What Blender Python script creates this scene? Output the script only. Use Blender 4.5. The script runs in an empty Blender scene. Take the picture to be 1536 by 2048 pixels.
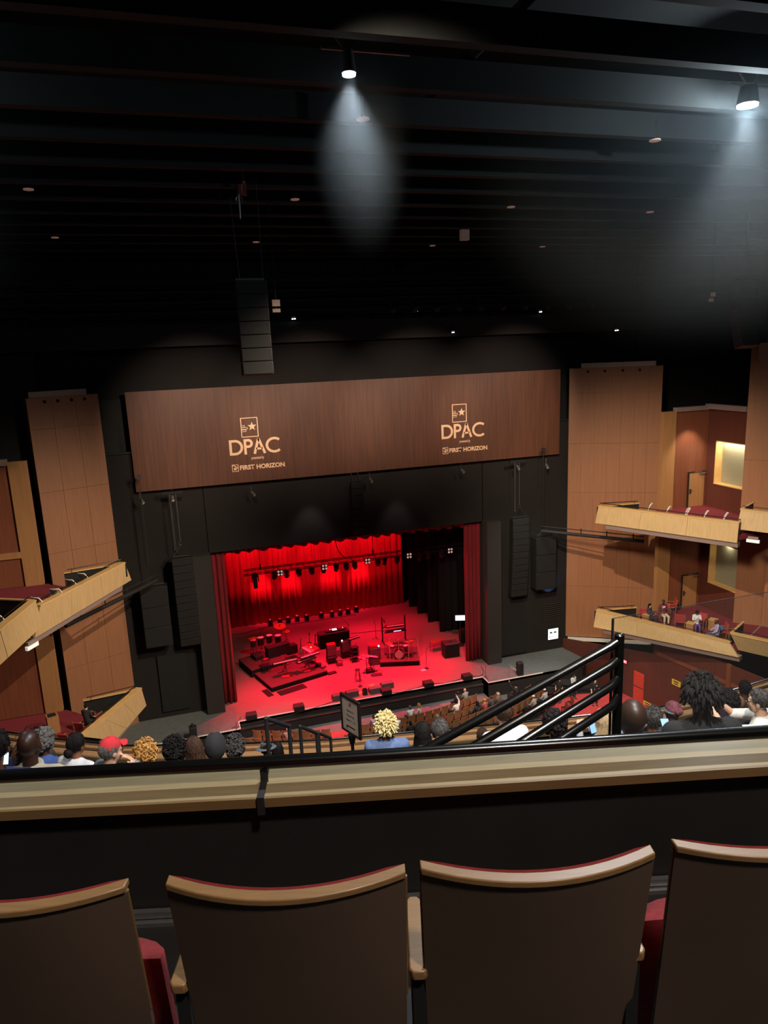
import bpy, math, random
from mathutils import Vector as V, Matrix as MX, Euler
PI = math.pi
R_ = math.radians
sc = bpy.context.scene
COL = sc.collection
rnd = random.Random(7)

# ------------------------------------------------------------------ camera model (frame 1536 x 2048)
F, CX, CY = 1440.0, 768.0, 1024.0
_d = V((270, 6450, F)).normalized()
_r = V((4872, -519, F)); _r = (_r - _d * _r.dot(_d)).normalized()
_n = _r.cross(_d)
CAM = V((0, 0, 21.0))
ROT = MX((_r, _n, -_d))
def ray(x, y): return ROT @ V((x - CX, y - CY, F))
def PZ(x, y, z):
    v = ray(x, y); return CAM + v * ((z - CAM.z) / v.z)
def PY(x, y, Y):
    v = ray(x, y); return CAM + v * (Y / v.y)
def PX(x, y, X):
    v = ray(x, y); return CAM + v * (X / v.x)
def PD(x, y, depth): return CAM + ray(x, y) * (depth / F)
def PL(x, y, a, b):
    """point on the vertical plane through plan points a, b"""
    v = ray(x, y); nx, ny = -(b[1] - a[1]), b[0] - a[0]
    t = (nx * (a[0] - CAM.x) + ny * (a[1] - CAM.y)) / (nx * v.x + ny * v.y)
    return CAM + v * t
cam = bpy.data.cameras.new('camera'); camo = bpy.data.objects.new('camera', cam); COL.objects.link(camo)
right, down, fwd = ROT @ V((1, 0, 0)), ROT @ V((0, 1, 0)), ROT @ V((0, 0, 1))
mw = MX((right, -down, -fwd)).transposed().to_4x4(); mw.translation = CAM
camo.matrix_world = mw
cam.sensor_fit = 'VERTICAL'; cam.sensor_height = 36.0; cam.lens = 36.0 * F / 2048.0
cam.clip_start = 0.05; cam.clip_end = 300
sc.camera = camo

# ------------------------------------------------------------------ mesh builder
def frame_to(d):
    d = V(d).normalized()
    up = V((0, 0, 1)) if abs(d.z) < 0.95 else V((0, 1, 0))
    x = up.cross(d).normalized(); y = d.cross(x)
    return MX((x, y, d)).transposed()
class MB:
    def __init__(s): s.v = []; s.f = []
    def add(s, vs, fs, M=None):
        o = len(s.v)
        if M is not None: vs = [M @ V(p) for p in vs]
        s.v += [tuple(p) for p in vs]; s.f += [tuple(o + i for i in f) for f in fs]
        return s
    def box(s, c, size, rz=0.0, M=None):
        x, y, z = size[0] / 2, size[1] / 2, size[2] / 2
        vs = [V((i * x, j * y, k * z)) for k in (-1, 1) for j in (-1, 1) for i in (-1, 1)]
        m = MX.Translation(V(c)) @ (MX.Rotation(rz, 4, 'Z') if M is None else M.to_4x4())
        return s.add(vs, [(0, 2, 3, 1), (4, 5, 7, 6), (0, 1, 5, 4), (2, 6, 7, 3), (0, 4, 6, 2), (1, 3, 7, 5)], m)
    def bar(s, p, q, w, h=None):
        """rectangular bar from p to q"""
        p, q = V(p), V(q); h = h or w
        return s.box((p + q) / 2, (w, h, (q - p).length), 0, frame_to(q - p))
    def cyl(s, p, q, r0, r1=None, n=12, cap=True):
        p, q = V(p), V(q); r1 = r0 if r1 is None else r1
        m = frame_to(q - p); vs = []
        for c, r in ((p, r0), (q, r1)):
            for i in range(n):
                a = 2 * PI * i / n; vs.append(c + m @ V((r * math.cos(a), r * math.sin(a), 0)))
        fs = [(i, (i + 1) % n, n + (i + 1) % n, n + i) for i in range(n)]
        if cap: fs += [tuple(range(n - 1, -1, -1)), tuple(range(n, 2 * n))]
        return s.add(vs, fs)
    def ell(s, c, r, M=None, nu=14, nv=9):
        if not hasattr(r, '__len__'): r = (r, r, r)
        vs = [V((0, 0, -r[2]))]
        for j in range(1, nv):
            t = -PI / 2 + PI * j / nv
            for i in range(nu):
                a = 2 * PI * i / nu
                vs.append(V((r[0] * math.cos(t) * math.cos(a), r[1] * math.cos(t) * math.sin(a), r[2] * math.sin(t))))
        vs.append(V((0, 0, r[2]))); L = len(vs) - 1
        fs = [(0, 1 + (i + 1) % nu, 1 + i) for i in range(nu)]
        for j in range(nv - 2):
            b = 1 + j * nu
            fs += [(b + i, b + (i + 1) % nu, b + nu + (i + 1) % nu, b + nu + i) for i in range(nu)]
        b = 1 + (nv - 2) * nu
        fs += [(b + i, b + (i + 1) % nu, L) for i in range(nu)]
        m = MX.Translation(V(c)) @ (M.to_4x4() if M is not None else MX.Identity(4))
        return s.add(vs, fs, m)
    def cap(s, p, q, r0, r1=None, n=12):
        """capsule: tapered limb with round ends"""
        r1 = r0 if r1 is None else r1
        p, q = V(p), V(q)
        s.cyl(p, q, r0, r1, n, False)
        s.ell(p, r0, None, n, 7); s.ell(q, r1, None, n, 7)
        return s
    def tube(s, pts, r, n=8, closed=False, cap=True):
        pts = [V(p) for p in pts]; N = len(pts); vs = []
        rr = r if hasattr(r, '__len__') else [r] * N
        prev = None
        for k in range(N):
            if closed: d = pts[(k + 1) % N] - pts[k - 1]
            else: d = pts[min(k + 1, N - 1)] - pts[max(k - 1, 0)]
            if d.length < 1e-9: d = V((0, 0, 1))
            d.normalize()
            if prev is None: m = frame_to(d)
            else:
                x = prev.col[0] - d * prev.col[0].dot(d)
                if x.length < 1e-6: m = frame_to(d)
                else:
                    x.normalize(); m = MX((x, d.cross(x), d)).transposed()
            prev = m
            for i in range(n):
                a = 2 * PI * i / n; vs.append(pts[k] + m @ V((rr[k] * math.cos(a), rr[k] * math.sin(a), 0)))
        fs = []
        for k in range(N if closed else N - 1):
            a, b = k * n, ((k + 1) % N) * n
            fs += [(a + i, a + (i + 1) % n, b + (i + 1) % n, b + i) for i in range(n)]
        if cap and not closed: fs += [tuple(range(n - 1, -1, -1)), tuple(range((N - 1) * n, N * n))]
        return s.add(vs, fs)
    def torus(s, c, R, r, M=None, n=20, m=6):
        M = M or MX.Identity(3)
        return s.tube([V(c) + M @ V((R * math.cos(2 * PI * i / n), R * math.sin(2 * PI * i / n), 0)) for i in range(n)], r, m, True)
    def prism(s, poly, z0, z1):
        """plan polygon (counter-clockwise) extruded in z"""
        n = len(poly)
        vs = [(p[0], p[1], z0) for p in poly] + [(p[0], p[1], z1) for p in poly]
        fs = [tuple(range(n - 1, -1, -1)), tuple(range(n, 2 * n))] + [(i, (i + 1) % n, n + (i + 1) % n, n + i) for i in range(n)]
        return s.add(vs, fs)
    def slab(s, quad, d):
        """a planar polygon thickened by the vector d"""
        n = len(quad); d = V(d); q = [V(p) for p in quad]
        vs = q + [p + d for p in q]
        fs = [tuple(range(n - 1, -1, -1)), tuple(range(n, 2 * n))] + [(i, (i + 1) % n, n + (i + 1) % n, n + i) for i in range(n)]
        return s.add(vs, fs)
    def lathe(s, prof, c=(0, 0, 0), M=None, n=20):
        M = M or MX.Identity(3); c = V(c); vs = []
        for r, z in prof:
            for i in range(n):
                a = 2 * PI * i / n; vs.append(c + M @ V((r * math.cos(a), r * math.sin(a), z)))
        fs = []
        for k in range(len(prof) - 1):
            fs += [(k * n + i, k * n + (i + 1) % n, (k + 1) * n + (i + 1) % n, (k + 1) * n + i) for i in range(n)]
        fs += [tuple(range(n - 1, -1, -1)), tuple(range((len(prof) - 1) * n, len(prof) * n))]
        return s.add(vs, fs)
    def shell(s, fn, nu, nv, thick):
        """surface fn(u,v) -> point, given thickness by the vector thick (or function of u,v)"""
        vs = []
        for k in (0, 1):
            for j in range(nv + 1):
                for i in range(nu + 1):
                    p = V(fn(i / nu, j / nv))
                    if k: p = p + (V(thick(i / nu, j / nv)) if callable(thick) else V(thick))
                    vs.append(p)
        W = nu + 1; O = W * (nv + 1); fs = []
        for j in range(nv):
            for i in range(nu):
                a = j * W + i
                fs.append((a, a + 1, a + W + 1, a + W)); fs.append((O + a, O + a + W, O + a + W + 1, O + a + 1))
        for i in range(nu):
            fs.append((i, O + i, O + i + 1, i + 1)); a = nv * W + i; fs.append((a, a + 1, O + a + 1, O + a))
        for j in range(nv):
            a = j * W; fs.append((a, a + W, O + a + W, O + a)); a += nu; fs.append((a, O + a, O + a + W, a + W))
        return s.add(vs, fs)
    def mesh(s, name):
        me = bpy.data.meshes.new(name); me.from_pydata(s.v, [], s.f); me.update()
        return me
    def obj(s, name, mat, parent=None, smooth=35, bevel=0.0, loc=None, rz=0.0):
        me = s.mesh(name); o = bpy.data.objects.new(name, me); COL.objects.link(o)
        if mat: me.materials.append(mat)
        finish(me, smooth)
        if bevel:
            b = o.modifiers.new('edge', 'BEVEL'); b.width = bevel; b.segments = 2; b.limit_method = 'ANGLE'; b.angle_limit = R_(40)
        if parent: o.parent = parent
        if loc is not None: o.location = loc
        if rz: o.rotation_euler.z = rz
        return o
def finish(me, smooth=35):
    import bmesh
    bm = bmesh.new(); bm.from_mesh(me); bmesh.ops.recalc_face_normals(bm, faces=bm.faces[:]); bm.to_mesh(me); bm.free()
    if smooth:
        me.polygons.foreach_set('use_smooth', [True] * len(me.polygons))
        if smooth < 180: me.set_sharp_from_angle(angle=R_(smooth))
    me.update()
def thing(name, label, cat, loc=(0, 0, 0), rz=0.0, group=None):
    o = bpy.data.objects.new(name, None); COL.objects.link(o); o.empty_display_size = 0.2
    o.location = loc; o.rotation_euler = (0, 0, rz)
    return tag(o, label, cat, group)
def tag(o, label, cat, group=None):
    o['label'] = label; o['category'] = cat
    if group: o['group'] = group
    return o
def struct(o, label=None, cat=None):
    o['kind'] = 'structure'
    if label: o['label'] = label
    if cat: o['category'] = cat
    return o
def dup(o, loc=None, rz=None, label=None, group=None, parent=None):
    c = o.copy(); COL.objects.link(c)
    if parent is not None: c.parent = parent
    if loc is not None: c.location = loc
    if rz is not None: c.rotation_euler.z = rz
    if label: c['label'] = label
    if group: c['group'] = group
    for ch in list(o.children): dup(ch, parent=c)
    return c
ORD = 'first second third fourth fifth sixth seventh eighth ninth tenth eleventh twelfth thirteenth fourteenth fifteenth sixteenth seventeenth eighteenth nineteenth twentieth'.split()

# ------------------------------------------------------------------ materials
def lin(c):
    return tuple(((x / 255) / 12.92 if x / 255 <= 0.04045 else ((x / 255 + 0.055) / 1.055) ** 2.4) for x in c)
MATS = {}
def mat(name, rgb, rough=0.6, metal=0.0, vary=0.12, scale=6.0, bump=0.0, emit=None, estr=0.0, spec=0.5, coat=0.0, stretch=None, raw=False):
    """principled surface whose colour drifts with a noise texture"""
    if name in MATS: return MATS[name]
    m = bpy.data.materials.new(name); m.use_nodes = True; nt = m.node_tree; N = nt.nodes; L = nt.links
    b = N['Principled BSDF']; c = rgb if raw else lin(rgb)
    b.inputs['Roughness'].default_value = rough; b.inputs['Metallic'].default_value = metal
    b.inputs['Specular IOR Level'].default_value = spec
    b.inputs['Coat Weight'].default_value = coat; b.inputs['Coat Roughness'].default_value = 0.15
    tc = N.new('ShaderNodeTexCoord'); nz = N.new('ShaderNodeTexNoise'); nz.inputs['Scale'].default_value = scale; nz.inputs['Detail'].default_value = 5
    src = tc.outputs['Object']
    if stretch:
        mp = N.new('ShaderNodeMapping'); mp.inputs['Scale'].default_value = stretch; L.new(src, mp.inputs['Vector']); src = mp.outputs['Vector']
    L.new(src, nz.inputs['Vector'])
    cr = N.new('ShaderNodeValToRGB')
    cr.color_ramp.elements[0].position = 0.3; cr.color_ramp.elements[1].position = 0.72
    cr.color_ramp.elements[0].color = tuple(x * (1 - vary) for x in c) + (1,)
    cr.color_ramp.elements[1].color = tuple(min(1, x * (1 + vary)) for x in c) + (1,)
    L.new(nz.outputs['Fac'], cr.inputs['Fac']); L.new(cr.outputs['Color'], b.inputs['Base Color'])
    if bump:
        bp = N.new('ShaderNodeBump'); bp.inputs['Strength'].default_value = bump; bp.inputs['Distance'].default_value = 0.01
        L.new(nz.outputs['Fac'], bp.inputs['Height']); L.new(bp.outputs['Normal'], b.inputs['Normal'])
    if emit:
        b.inputs['Emission Color'].default_value = tuple(lin(emit)) + (1,); b.inputs['Emission Strength'].default_value = estr
    MATS[name] = m
    return m
W_ = (14, 14, 0.6)    # vertical grain
M_tower = mat('maple_veneer', (160, 108, 76), 0.5, vary=0.10, scale=1.0, stretch=W_)
M_header = mat('header_veneer', (98, 59, 41), 0.55, vary=0.22, scale=1.2, stretch=(7, 7, 0.35))
M_fascia = mat('pale_maple_veneer', (188, 158, 114), 0.42, vary=0.10, scale=1.0, stretch=(12, 12, 0.8))
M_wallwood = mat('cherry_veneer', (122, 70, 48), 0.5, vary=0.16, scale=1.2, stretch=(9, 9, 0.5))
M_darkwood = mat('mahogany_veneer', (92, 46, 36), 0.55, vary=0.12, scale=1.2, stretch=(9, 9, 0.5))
M_pil = mat('honey_veneer', (164, 118, 76), 0.5, vary=0.10, scale=1.2, stretch=(10, 10, 0.5))
M_trim = mat('maple_edge', (214, 172, 112), 0.4, vary=0.08, scale=3)
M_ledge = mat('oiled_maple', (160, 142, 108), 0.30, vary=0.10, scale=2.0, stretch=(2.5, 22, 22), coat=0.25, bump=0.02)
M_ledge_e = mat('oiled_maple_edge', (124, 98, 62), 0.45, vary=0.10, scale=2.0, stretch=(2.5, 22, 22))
M_black = mat('black_paint', (24, 23, 22), 0.75, vary=0.25, scale=3)
M_portal = mat('charcoal_paint', (46, 40, 38), 0.85, vary=0.08, scale=1)
M_portal2 = mat('soot_paint', (29, 24, 23), 0.9, vary=0.1, scale=1)
M_ceil = mat('flat_black', (22, 23, 24), 0.9, vary=0.2, scale=0.8)
M_beam = mat('beam_black', (32, 34, 35), 0.85, vary=0.2, scale=1.2)
M_glossblk = mat('gloss_black_enamel', (14, 14, 14), 0.22, vary=0.2, scale=10, spec=0.6, bump=0.03)
M_metal = mat('dull_steel', (110, 110, 112), 0.4, 0.9, vary=0.1, scale=8)
M_chrome = mat('chrome', (200, 200, 205), 0.15, 1.0, vary=0.03)
M_alu = mat('brushed_aluminium', (150, 150, 150), 0.4, 0.8, vary=0.08, scale=20)
M_white = mat('white_paint', (225, 222, 215), 0.6, vary=0.04)
M_mauve = mat('plaster_mauve', (142, 122, 118), 0.8, vary=0.05, scale=2)
M_carpet = mat('red_carpet', (122, 34, 46), 0.95, vary=0.22, scale=25, bump=0.2)
M_carpet2 = mat('orchestra_carpet', (182, 60, 62), 0.95, vary=0.2, scale=8, bump=0.2)
M_grayfl = mat('gray_concrete', (98, 102, 102), 0.85, vary=0.1, scale=3)
M_stage = mat('stage_boards', (118, 100, 98), 0.6, vary=0.12, scale=2.0, stretch=(0.6, 7, 1), spec=0.35)
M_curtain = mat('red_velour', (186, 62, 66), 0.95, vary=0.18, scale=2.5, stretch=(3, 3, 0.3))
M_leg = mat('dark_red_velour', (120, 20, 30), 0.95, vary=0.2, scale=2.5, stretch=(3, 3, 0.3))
M_blackcloth = mat('black_serge', (17, 14, 15), 1.0, vary=0.2, scale=2)
M_seatback = mat('seat_back_laminate', (96, 78, 66), 0.42, vary=0.08, scale=4)
M_seatred = mat('seat_red_fabric', (130, 36, 40), 0.9, vary=0.15, scale=60, bump=0.15)
M_seatwood = mat('seat_wood', (140, 106, 68), 0.4, vary=0.12, scale=4, stretch=(3, 30, 30), coat=0.08)
M_orchback = mat('orchestra_seat_back', (150, 112, 74), 0.5, vary=0.1, scale=6)
M_fabric = mat('acoustic_fabric', (150, 146, 122), 0.95, vary=0.1, scale=12, bump=0.1)
M_grey = mat('speaker_grille', (84, 80, 80), 0.8, vary=0.12, scale=30)
M_blk2 = mat('black_tolex', (30, 28, 29), 0.7, vary=0.2, scale=30)
M_cable = mat('black_rubber', (12, 12, 12), 0.8, vary=0.1)
M_whitekey = mat('ivory_keys', (235, 220, 215), 0.4, vary=0.05)
M_redgear = mat('red_lit_gear', (180, 40, 48), 0.35, vary=0.1)  # red of the stage light put into the gear's base colour
M_drum = mat('drum_shell', (90, 30, 34), 0.25, vary=0.15, coat=0.4)
M_skinhd = mat('drum_head', (235, 225, 215), 0.5, vary=0.04)
M_brass = mat('cymbal_bronze', (205, 160, 90), 0.3, 0.8, vary=0.12, scale=3)
M_paper = mat('paper', (240, 236, 225), 0.8, vary=0.03)
M_yellow = mat('yellow_notice', (226, 186, 70), 0.7, vary=0.05)
M_lens = mat('lens_glass', (190, 180, 178), 0.15, vary=0.05)
M_orange = mat('hoist_orange', (150, 82, 46), 0.6, vary=0.2)
M_cream = mat('projected_light_cream', (255, 206, 166), 0.6, vary=0.03)
M_letdark = mat('dark_ink', (40, 30, 28), 0.8)
def emis(name, rgb, s):
    if name in MATS: return MATS[name]
    m = bpy.data.materials.new(name); m.use_nodes = True; nt = m.node_tree
    for n in list(nt.nodes): nt.nodes.remove(n)
    e = nt.nodes.new('ShaderNodeEmission'); o = nt.nodes.new('ShaderNodeOutputMaterial')
    e.inputs['Color'].default_value = tuple(lin(rgb)) + (1,); e.inputs['Strength'].default_value = s
    nt.links.new(e.outputs[0], o.inputs['Surface']); MATS[name] = m
    return m
def glassmat():
    m = bpy.data.materials.new('clear_glass'); m.use_nodes = True; nt = m.node_tree; N = nt.nodes
    b = N['Principled BSDF']; out = N['Material Output']
    b.inputs['Base Color'].default_value = (0.15, 0.15, 0.15, 1); b.inputs['Roughness'].default_value = 0.12
    b.inputs['Specular IOR Level'].default_value = 0.6
    t = N.new('ShaderNodeBsdfTransparent'); t.inputs['Color'].default_value = (0.95, 0.96, 0.95, 1)
    mx = N.new('ShaderNodeMixShader'); mx.inputs[0].default_value = 0.045
    nt.links.new(t.outputs[0], mx.inputs[1]); nt.links.new(b.outputs[0], mx.inputs[2]); nt.links.new(mx.outputs[0], out.inputs['Surface'])
    return m
M_glass = glassmat()
def light(kind, name, loc, energy, color=(1, 1, 1), target=None, size=0.1, angle=60, blend=0.5):
    l = bpy.data.lights.new(name, kind); o = bpy.data.objects.new(name, l); COL.objects.link(o)
    o.location = loc; l.energy = energy; l.color = color
    if kind == 'SPOT': l.spot_size = R_(angle); l.spot_blend = blend; l.shadow_soft_size = size
    elif kind == 'AREA': l.size = size
    else: l.shadow_soft_size = size
    if target is not None:
        o.rotation_euler = (V(target) - V(loc)).to_track_quat('-Z', 'Y').to_euler()
    return o
# ================================================================== THE SETTING
XC = 10.9                                    # house centre line
def sbox(name, c, s, m, rz=0, **k): return struct(MB().box(c, s, rz).obj(name, m, **k))
# stage: main lip Y 39.95 between X 2.5 and 18.3, side aprons to Y 39.05
stage_poly = [(-7, 39.05), (2.5, 39.05), (2.5, 39.95), (18.3, 39.95), (18.3, 39.05), (25.2, 39.05), (29, 41.2), (29, 60), (-7, 60)]
struct(MB().prism([(2.5, 39.95), (18.3, 39.95), (18.3, 42.0), (19.4, 42.0), (26, 42.1), (26, 60), (-3, 60), (-3, 42.1), (1.9, 42.0), (2.5, 42.0)], -0.2, 0).obj('floor_stage', M_stage))
struct(MB().prism([(-7, 39.05), (2.5, 39.05), (2.5, 42.0), (1.9, 42.0), (-3, 42.1), (-7, 42.1)], -0.2, 0).obj('floor_apron_left', M_grayfl))
struct(MB().prism([(18.3, 39.05), (25.2, 39.05), (27.5, 41.2), (27.5, 42.1), (26, 42.1), (19.4, 42.0), (18.3, 42.0)], -0.2, 0).obj('floor_apron_right', M_grayfl))
# white nosing along the stage edge
nos = MB()
edge = [(-7, 39.03), (2.52, 39.03), (2.52, 39.93), (18.28, 39.93), (18.28, 39.03), (22.2, 39.03)]
for p, q in zip(edge, edge[1:]): nos.bar((p[0], p[1], -0.01), (q[0], q[1], -0.01), 0.05, 0.05)
struct(nos.obj('trim_stage_edge', M_white))
pit = MB()
for p, q in zip(edge, edge[1:] ): pit.slab([(p[0], p[1] + .02, -0.04), (q[0], q[1] + .02, -0.04), (q[0], q[1] + .02, -1.4), (p[0], p[1] + .02, -1.4)], (0, .1, 0))
pit.slab([(22.2, 39.05, -0.03), (25.2, 39.05, -0.03), (25.2, 39.05, -1.4), (22.2, 39.05, -1.4)], (0, .1, 0))
pit.slab([(25.2, 39.05, -0.03), (27.5, 41.2, -0.03), (27.5, 41.2, -1.4), (25.2, 39.05, -1.4)], (-.07, .07, 0))
struct(pit.obj('wall_stage_front', M_portal2))
struct(MB().box((10.4, 39.8, -0.44), (15.7, 0.26, 0.05)).obj('trim_stage_step', M_portal))
struct(MB().box((10.4, 39.82, -0.95), (15.7, 0.2, 0.95)).obj('wall_stage_step', M_portal2))
# orchestra floor, with a gray strip under the stage and red carpet
struct(MB().prism([(-16, 8), (40, 8), (40, 42.3), (-16, 42.3)], -1.6, -1.3).obj('floor_orchestra', M_portal))
struct(MB().prism([(1, 37.8), (19.9, 37.8), (19.9, 39.9), (1, 39.9)], -1.3, -1.06).obj('floor_pit_strip', M_grayfl))
struct(MB().prism([(-6, 33.5), (22.6, 33.5), (20.6, 38.9), (-4, 38.9)], -1.3, -1.08).obj('floor_house', M_portal))
struct(MB().prism([(3, 36.0), (19.6, 36.0), (18.9, 38.5), (3, 38.5)], -1.2, -1.05).obj('floor_carpet_centre', M_carpet2))
struct(MB().prism([(21.0, 33.6), (27.6, 31.5), (26.4, 36.6), (20.6, 38.2)], -1.25, -1.04).obj('floor_carpet_side', M_carpet2))

# proscenium
Yp = 42.0
por = MB()
por.box((-4.5, Yp + .35, 8), (12.75, .5, 16.1)); por.box((27.5, Yp + .35, 8), (16.2, .5, 16.1)); por.box((10.64, Yp + .35, 12.9), (17.6, .5, 6.1))
struct(por.obj('wall_proscenium', M_portal2))
struct(MB().box((1.38, 41.75, 4.95), (1.05, .7, 9.9)).obj('column_left', M_portal))
struct(MB().box((19.9, 41.75, 4.95), (1.0, .7, 9.9)).obj('column_right', M_portal))
struct(MB().box((10.9, 43.2, 23), (60, .4, 8)).obj('wall_front_upper', M_portal2))
struct(MB().box((10.9, 42.1, 16.1), (60, .2, 0.1)).obj('trim_front', M_black))
wl = MB().box((-17, 18, 12), (.4, 60, 31)); struct(wl.obj('wall_left', M_black))
wr = MB().box((41, 18, 12), (.4, 60, 31)); struct(wr.obj('wall_right', M_black))
struct(MB().box((10.9, 43.0, 8), (60, .3, 22)).obj('wall_front_side_left', M_black)).location.x = -39.0
struct(MB().box((10.9, 43.0, 8), (60, .3, 22)).obj('wall_front_side_right', M_black)).location.x = 38.5
# stagehouse
struct(MB().box((10.9, 60.2, 6), (34, .4, 12.4)).obj('wall_back', M_blackcloth))
struct(MB().box((-4, 51.4, 6), (.3, 17.6, 12.4)).obj('wall_stage_left', M_blackcloth))
struct(MB().box((26, 51.4, 6), (.3, 17.6, 12.4)).obj('wall_stage_right', M_blackcloth))
struct(MB().box((10.9, 51.4, 12.3), (34, 17.6, .3)).obj('ceiling_stage', M_blackcloth))

# header, projected light of the two logos painted as cream lettering -------------------------------------------------
def strokes(mb, pts, w, ox, oz, s, y):
    """flat stroke of width w through 2-D points, drawn on the plane Y = y"""
    pts = [V((p[0], p[1])) for p in pts]
    Lf, Rt = [], []
    for i, p in enumerate(pts):
        a = pts[max(i - 1, 0)]; b = pts[min(i + 1, len(pts) - 1)]
        d = (b - a).normalized(); n = V((-d.y, d.x))
        k = 1.0
        if 0 < i < len(pts) - 1:
            d0 = (p - a).normalized(); k = 1 / max(0.5, d0.dot(d))
        Lf.append(p + n * w / 2 * k); Rt.append(p - n * w / 2 * k)
    vs = []
    for p in Lf + Rt: vs.append((ox + p.x * s, y, oz + p.y * s))
    n = len(pts)
    mb.add(vs, [(i, i + 1, n + i + 1, n + i) for i in range(n - 1)])
def arc(cx, cy, rx, ry, a0, a1, n=16): return [(cx + rx * math.cos(R_(a0 + (a1 - a0) * i / n)), cy + ry * math.sin(R_(a0 + (a1 - a0) * i / n))) for i in range(n + 1)]
def text_mesh(txt, size, bold=0.0, align='LEFT', extr=0.0, space=1.0):
    c = bpy.data.curves.new('lettering', 'FONT'); c.body = txt; c.size = size; c.offset = bold; c.align_x = align; c.extrude = extr; c.resolution_u = 3
    c.space_character = space
    o = bpy.data.objects.new('lettering', c); COL.objects.link(o)
    dg = bpy.context.evaluated_depsgraph_get()
    me = bpy.data.meshes.new_from_object(o.evaluated_get(dg), depsgraph=dg)
    bpy.data.objects.remove(o); bpy.data.curves.remove(c)
    return me
def lettering(txt, size, m, parent, loc, rot=(PI / 2, 0, 0), bold=0.0, align='LEFT', name='lettering', fit=None, space=1.0):
    me = text_mesh(txt, size, bold, align, 0, space); me.materials.clear(); me.materials.append(m)
    o = bpy.data.objects.new(name, me); COL.objects.link(o); o.parent = parent; o.location = loc; o.rotation_euler = rot
    if fit:
        xs = [v.co.x for v in me.vertices]; k = fit / (max(xs) - min(xs)); o.scale = (k, 1, 1)
    return o
hd = thing('header_panel', 'wide brown veneer header panel over the stage, lit with two logos', 'panel', (0, 0, 0))
hb = MB()
xs = [-1.75 + 26.6 * i / 7 for i in range(8)]
for a, b in zip(xs, xs[1:]): hb.box(((a + b) / 2, 41.9, 16.66), (b - a - .004, .3, 5.5))
hb.obj('board', M_header, hd)
def logo(px0, pz0, k):
    """px0, pz0: lower left of the D ; k: cap height"""
    y = 41.73; mb = MB(); w = 0.165
    ox, oz = px0, pz0
    S = lambda pts, ww=w: strokes(mb, pts, ww, ox, oz, k, y)
    S([(0.08, 0), (0.08, 1)]); S([(0.16, .92)] + arc(.38, .5, .42, .42, 90, -90) + [(0.16, .08)])
    S([(1.02, 0), (1.02, 1)]); S([(1.10, .92)] + arc(1.24, .71, .21, .21, 90, -90, 10) + [(1.10, .50)])
    S([(1.60, 0), (1.90, 1.0)]); S([(1.90, 1.0), (2.28, 0)]); S([(1.72, .33), (2.14, .33)], .13)
    S(arc(2.93, .5, .50, .44, 48, 312, 22))
    # ticket with hand and star
    S([(.86, 1.14), (1.92, 1.14), (1.92, 2.36), (.86, 2.36), (.86, 1.14)], .055)
    st = []
    for i in range(10):
        a = PI / 2 + i * PI / 5; r = .30 if i % 2 == 0 else .125
        st.append((ox + (1.56 + r * math.cos(a)) * k, y, oz + (1.80 + r * math.sin(a)) * k))
    st.append((ox + 1.56 * k, y, oz + 1.80 * k)); mb.add(st, [(i, (i + 1) % 10, 10) for i in range(10)])
    for zz, ln in ((1.84, .22), (1.70, .40), (1.55, .30)):
        S([(.86, zz + .055)] + arc(.86 + ln - .05, zz, .055, .055, 90, -90, 8) + [(.86, zz - .055)], .035)
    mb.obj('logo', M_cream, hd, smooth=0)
    lettering('presented by', .26 * k, M_cream, hd, (ox + 1.36 * k, y, oz - .34 * k), name='projected_small_lettering', fit=.82 * k, bold=.004)
    lettering('FIRST HORIZON', .40 * k, M_cream, hd, (ox + .55 * k, y, oz - .98 * k), name='projected_sponsor_lettering', bold=.014, fit=2.95 * k)
    lettering('.', .3 * k, M_cream, hd, (ox + 3.53 * k, y, oz - .98 * k), name='projected_lettering_dot')
    mk = MB()
    strokes(mk, [(.08, -1.06), (.46, -1.06), (.46, -.62), (.08, -.62), (.08, -1.06)], .035, ox, oz, k, y)
    strokes(mk, arc(.08, -1.06, .40, .40, 88, 30, 8), .05, ox, oz, k, y)
    st = []
    for i in range(10):
        a = PI / 2 + i * PI / 5; r = .15 if i % 2 == 0 else .065
        st.append((ox + (.26 + r * math.cos(a)) * k, y, oz + (-.89 + r * math.sin(a)) * k))
    st.append((ox + .26 * k, y, oz - .89 * k)); mk.add(st, [(i, (i + 1) % 10, 10) for i in range(10)])
    mk.obj('projected_emblem', M_cream, hd, smooth=0)
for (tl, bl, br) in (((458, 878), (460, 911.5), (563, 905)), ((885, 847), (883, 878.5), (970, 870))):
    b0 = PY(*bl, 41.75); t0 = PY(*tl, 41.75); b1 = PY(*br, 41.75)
    logo(b0.x, b0.z, (b1.x - b0.x) / 3.36)

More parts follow.
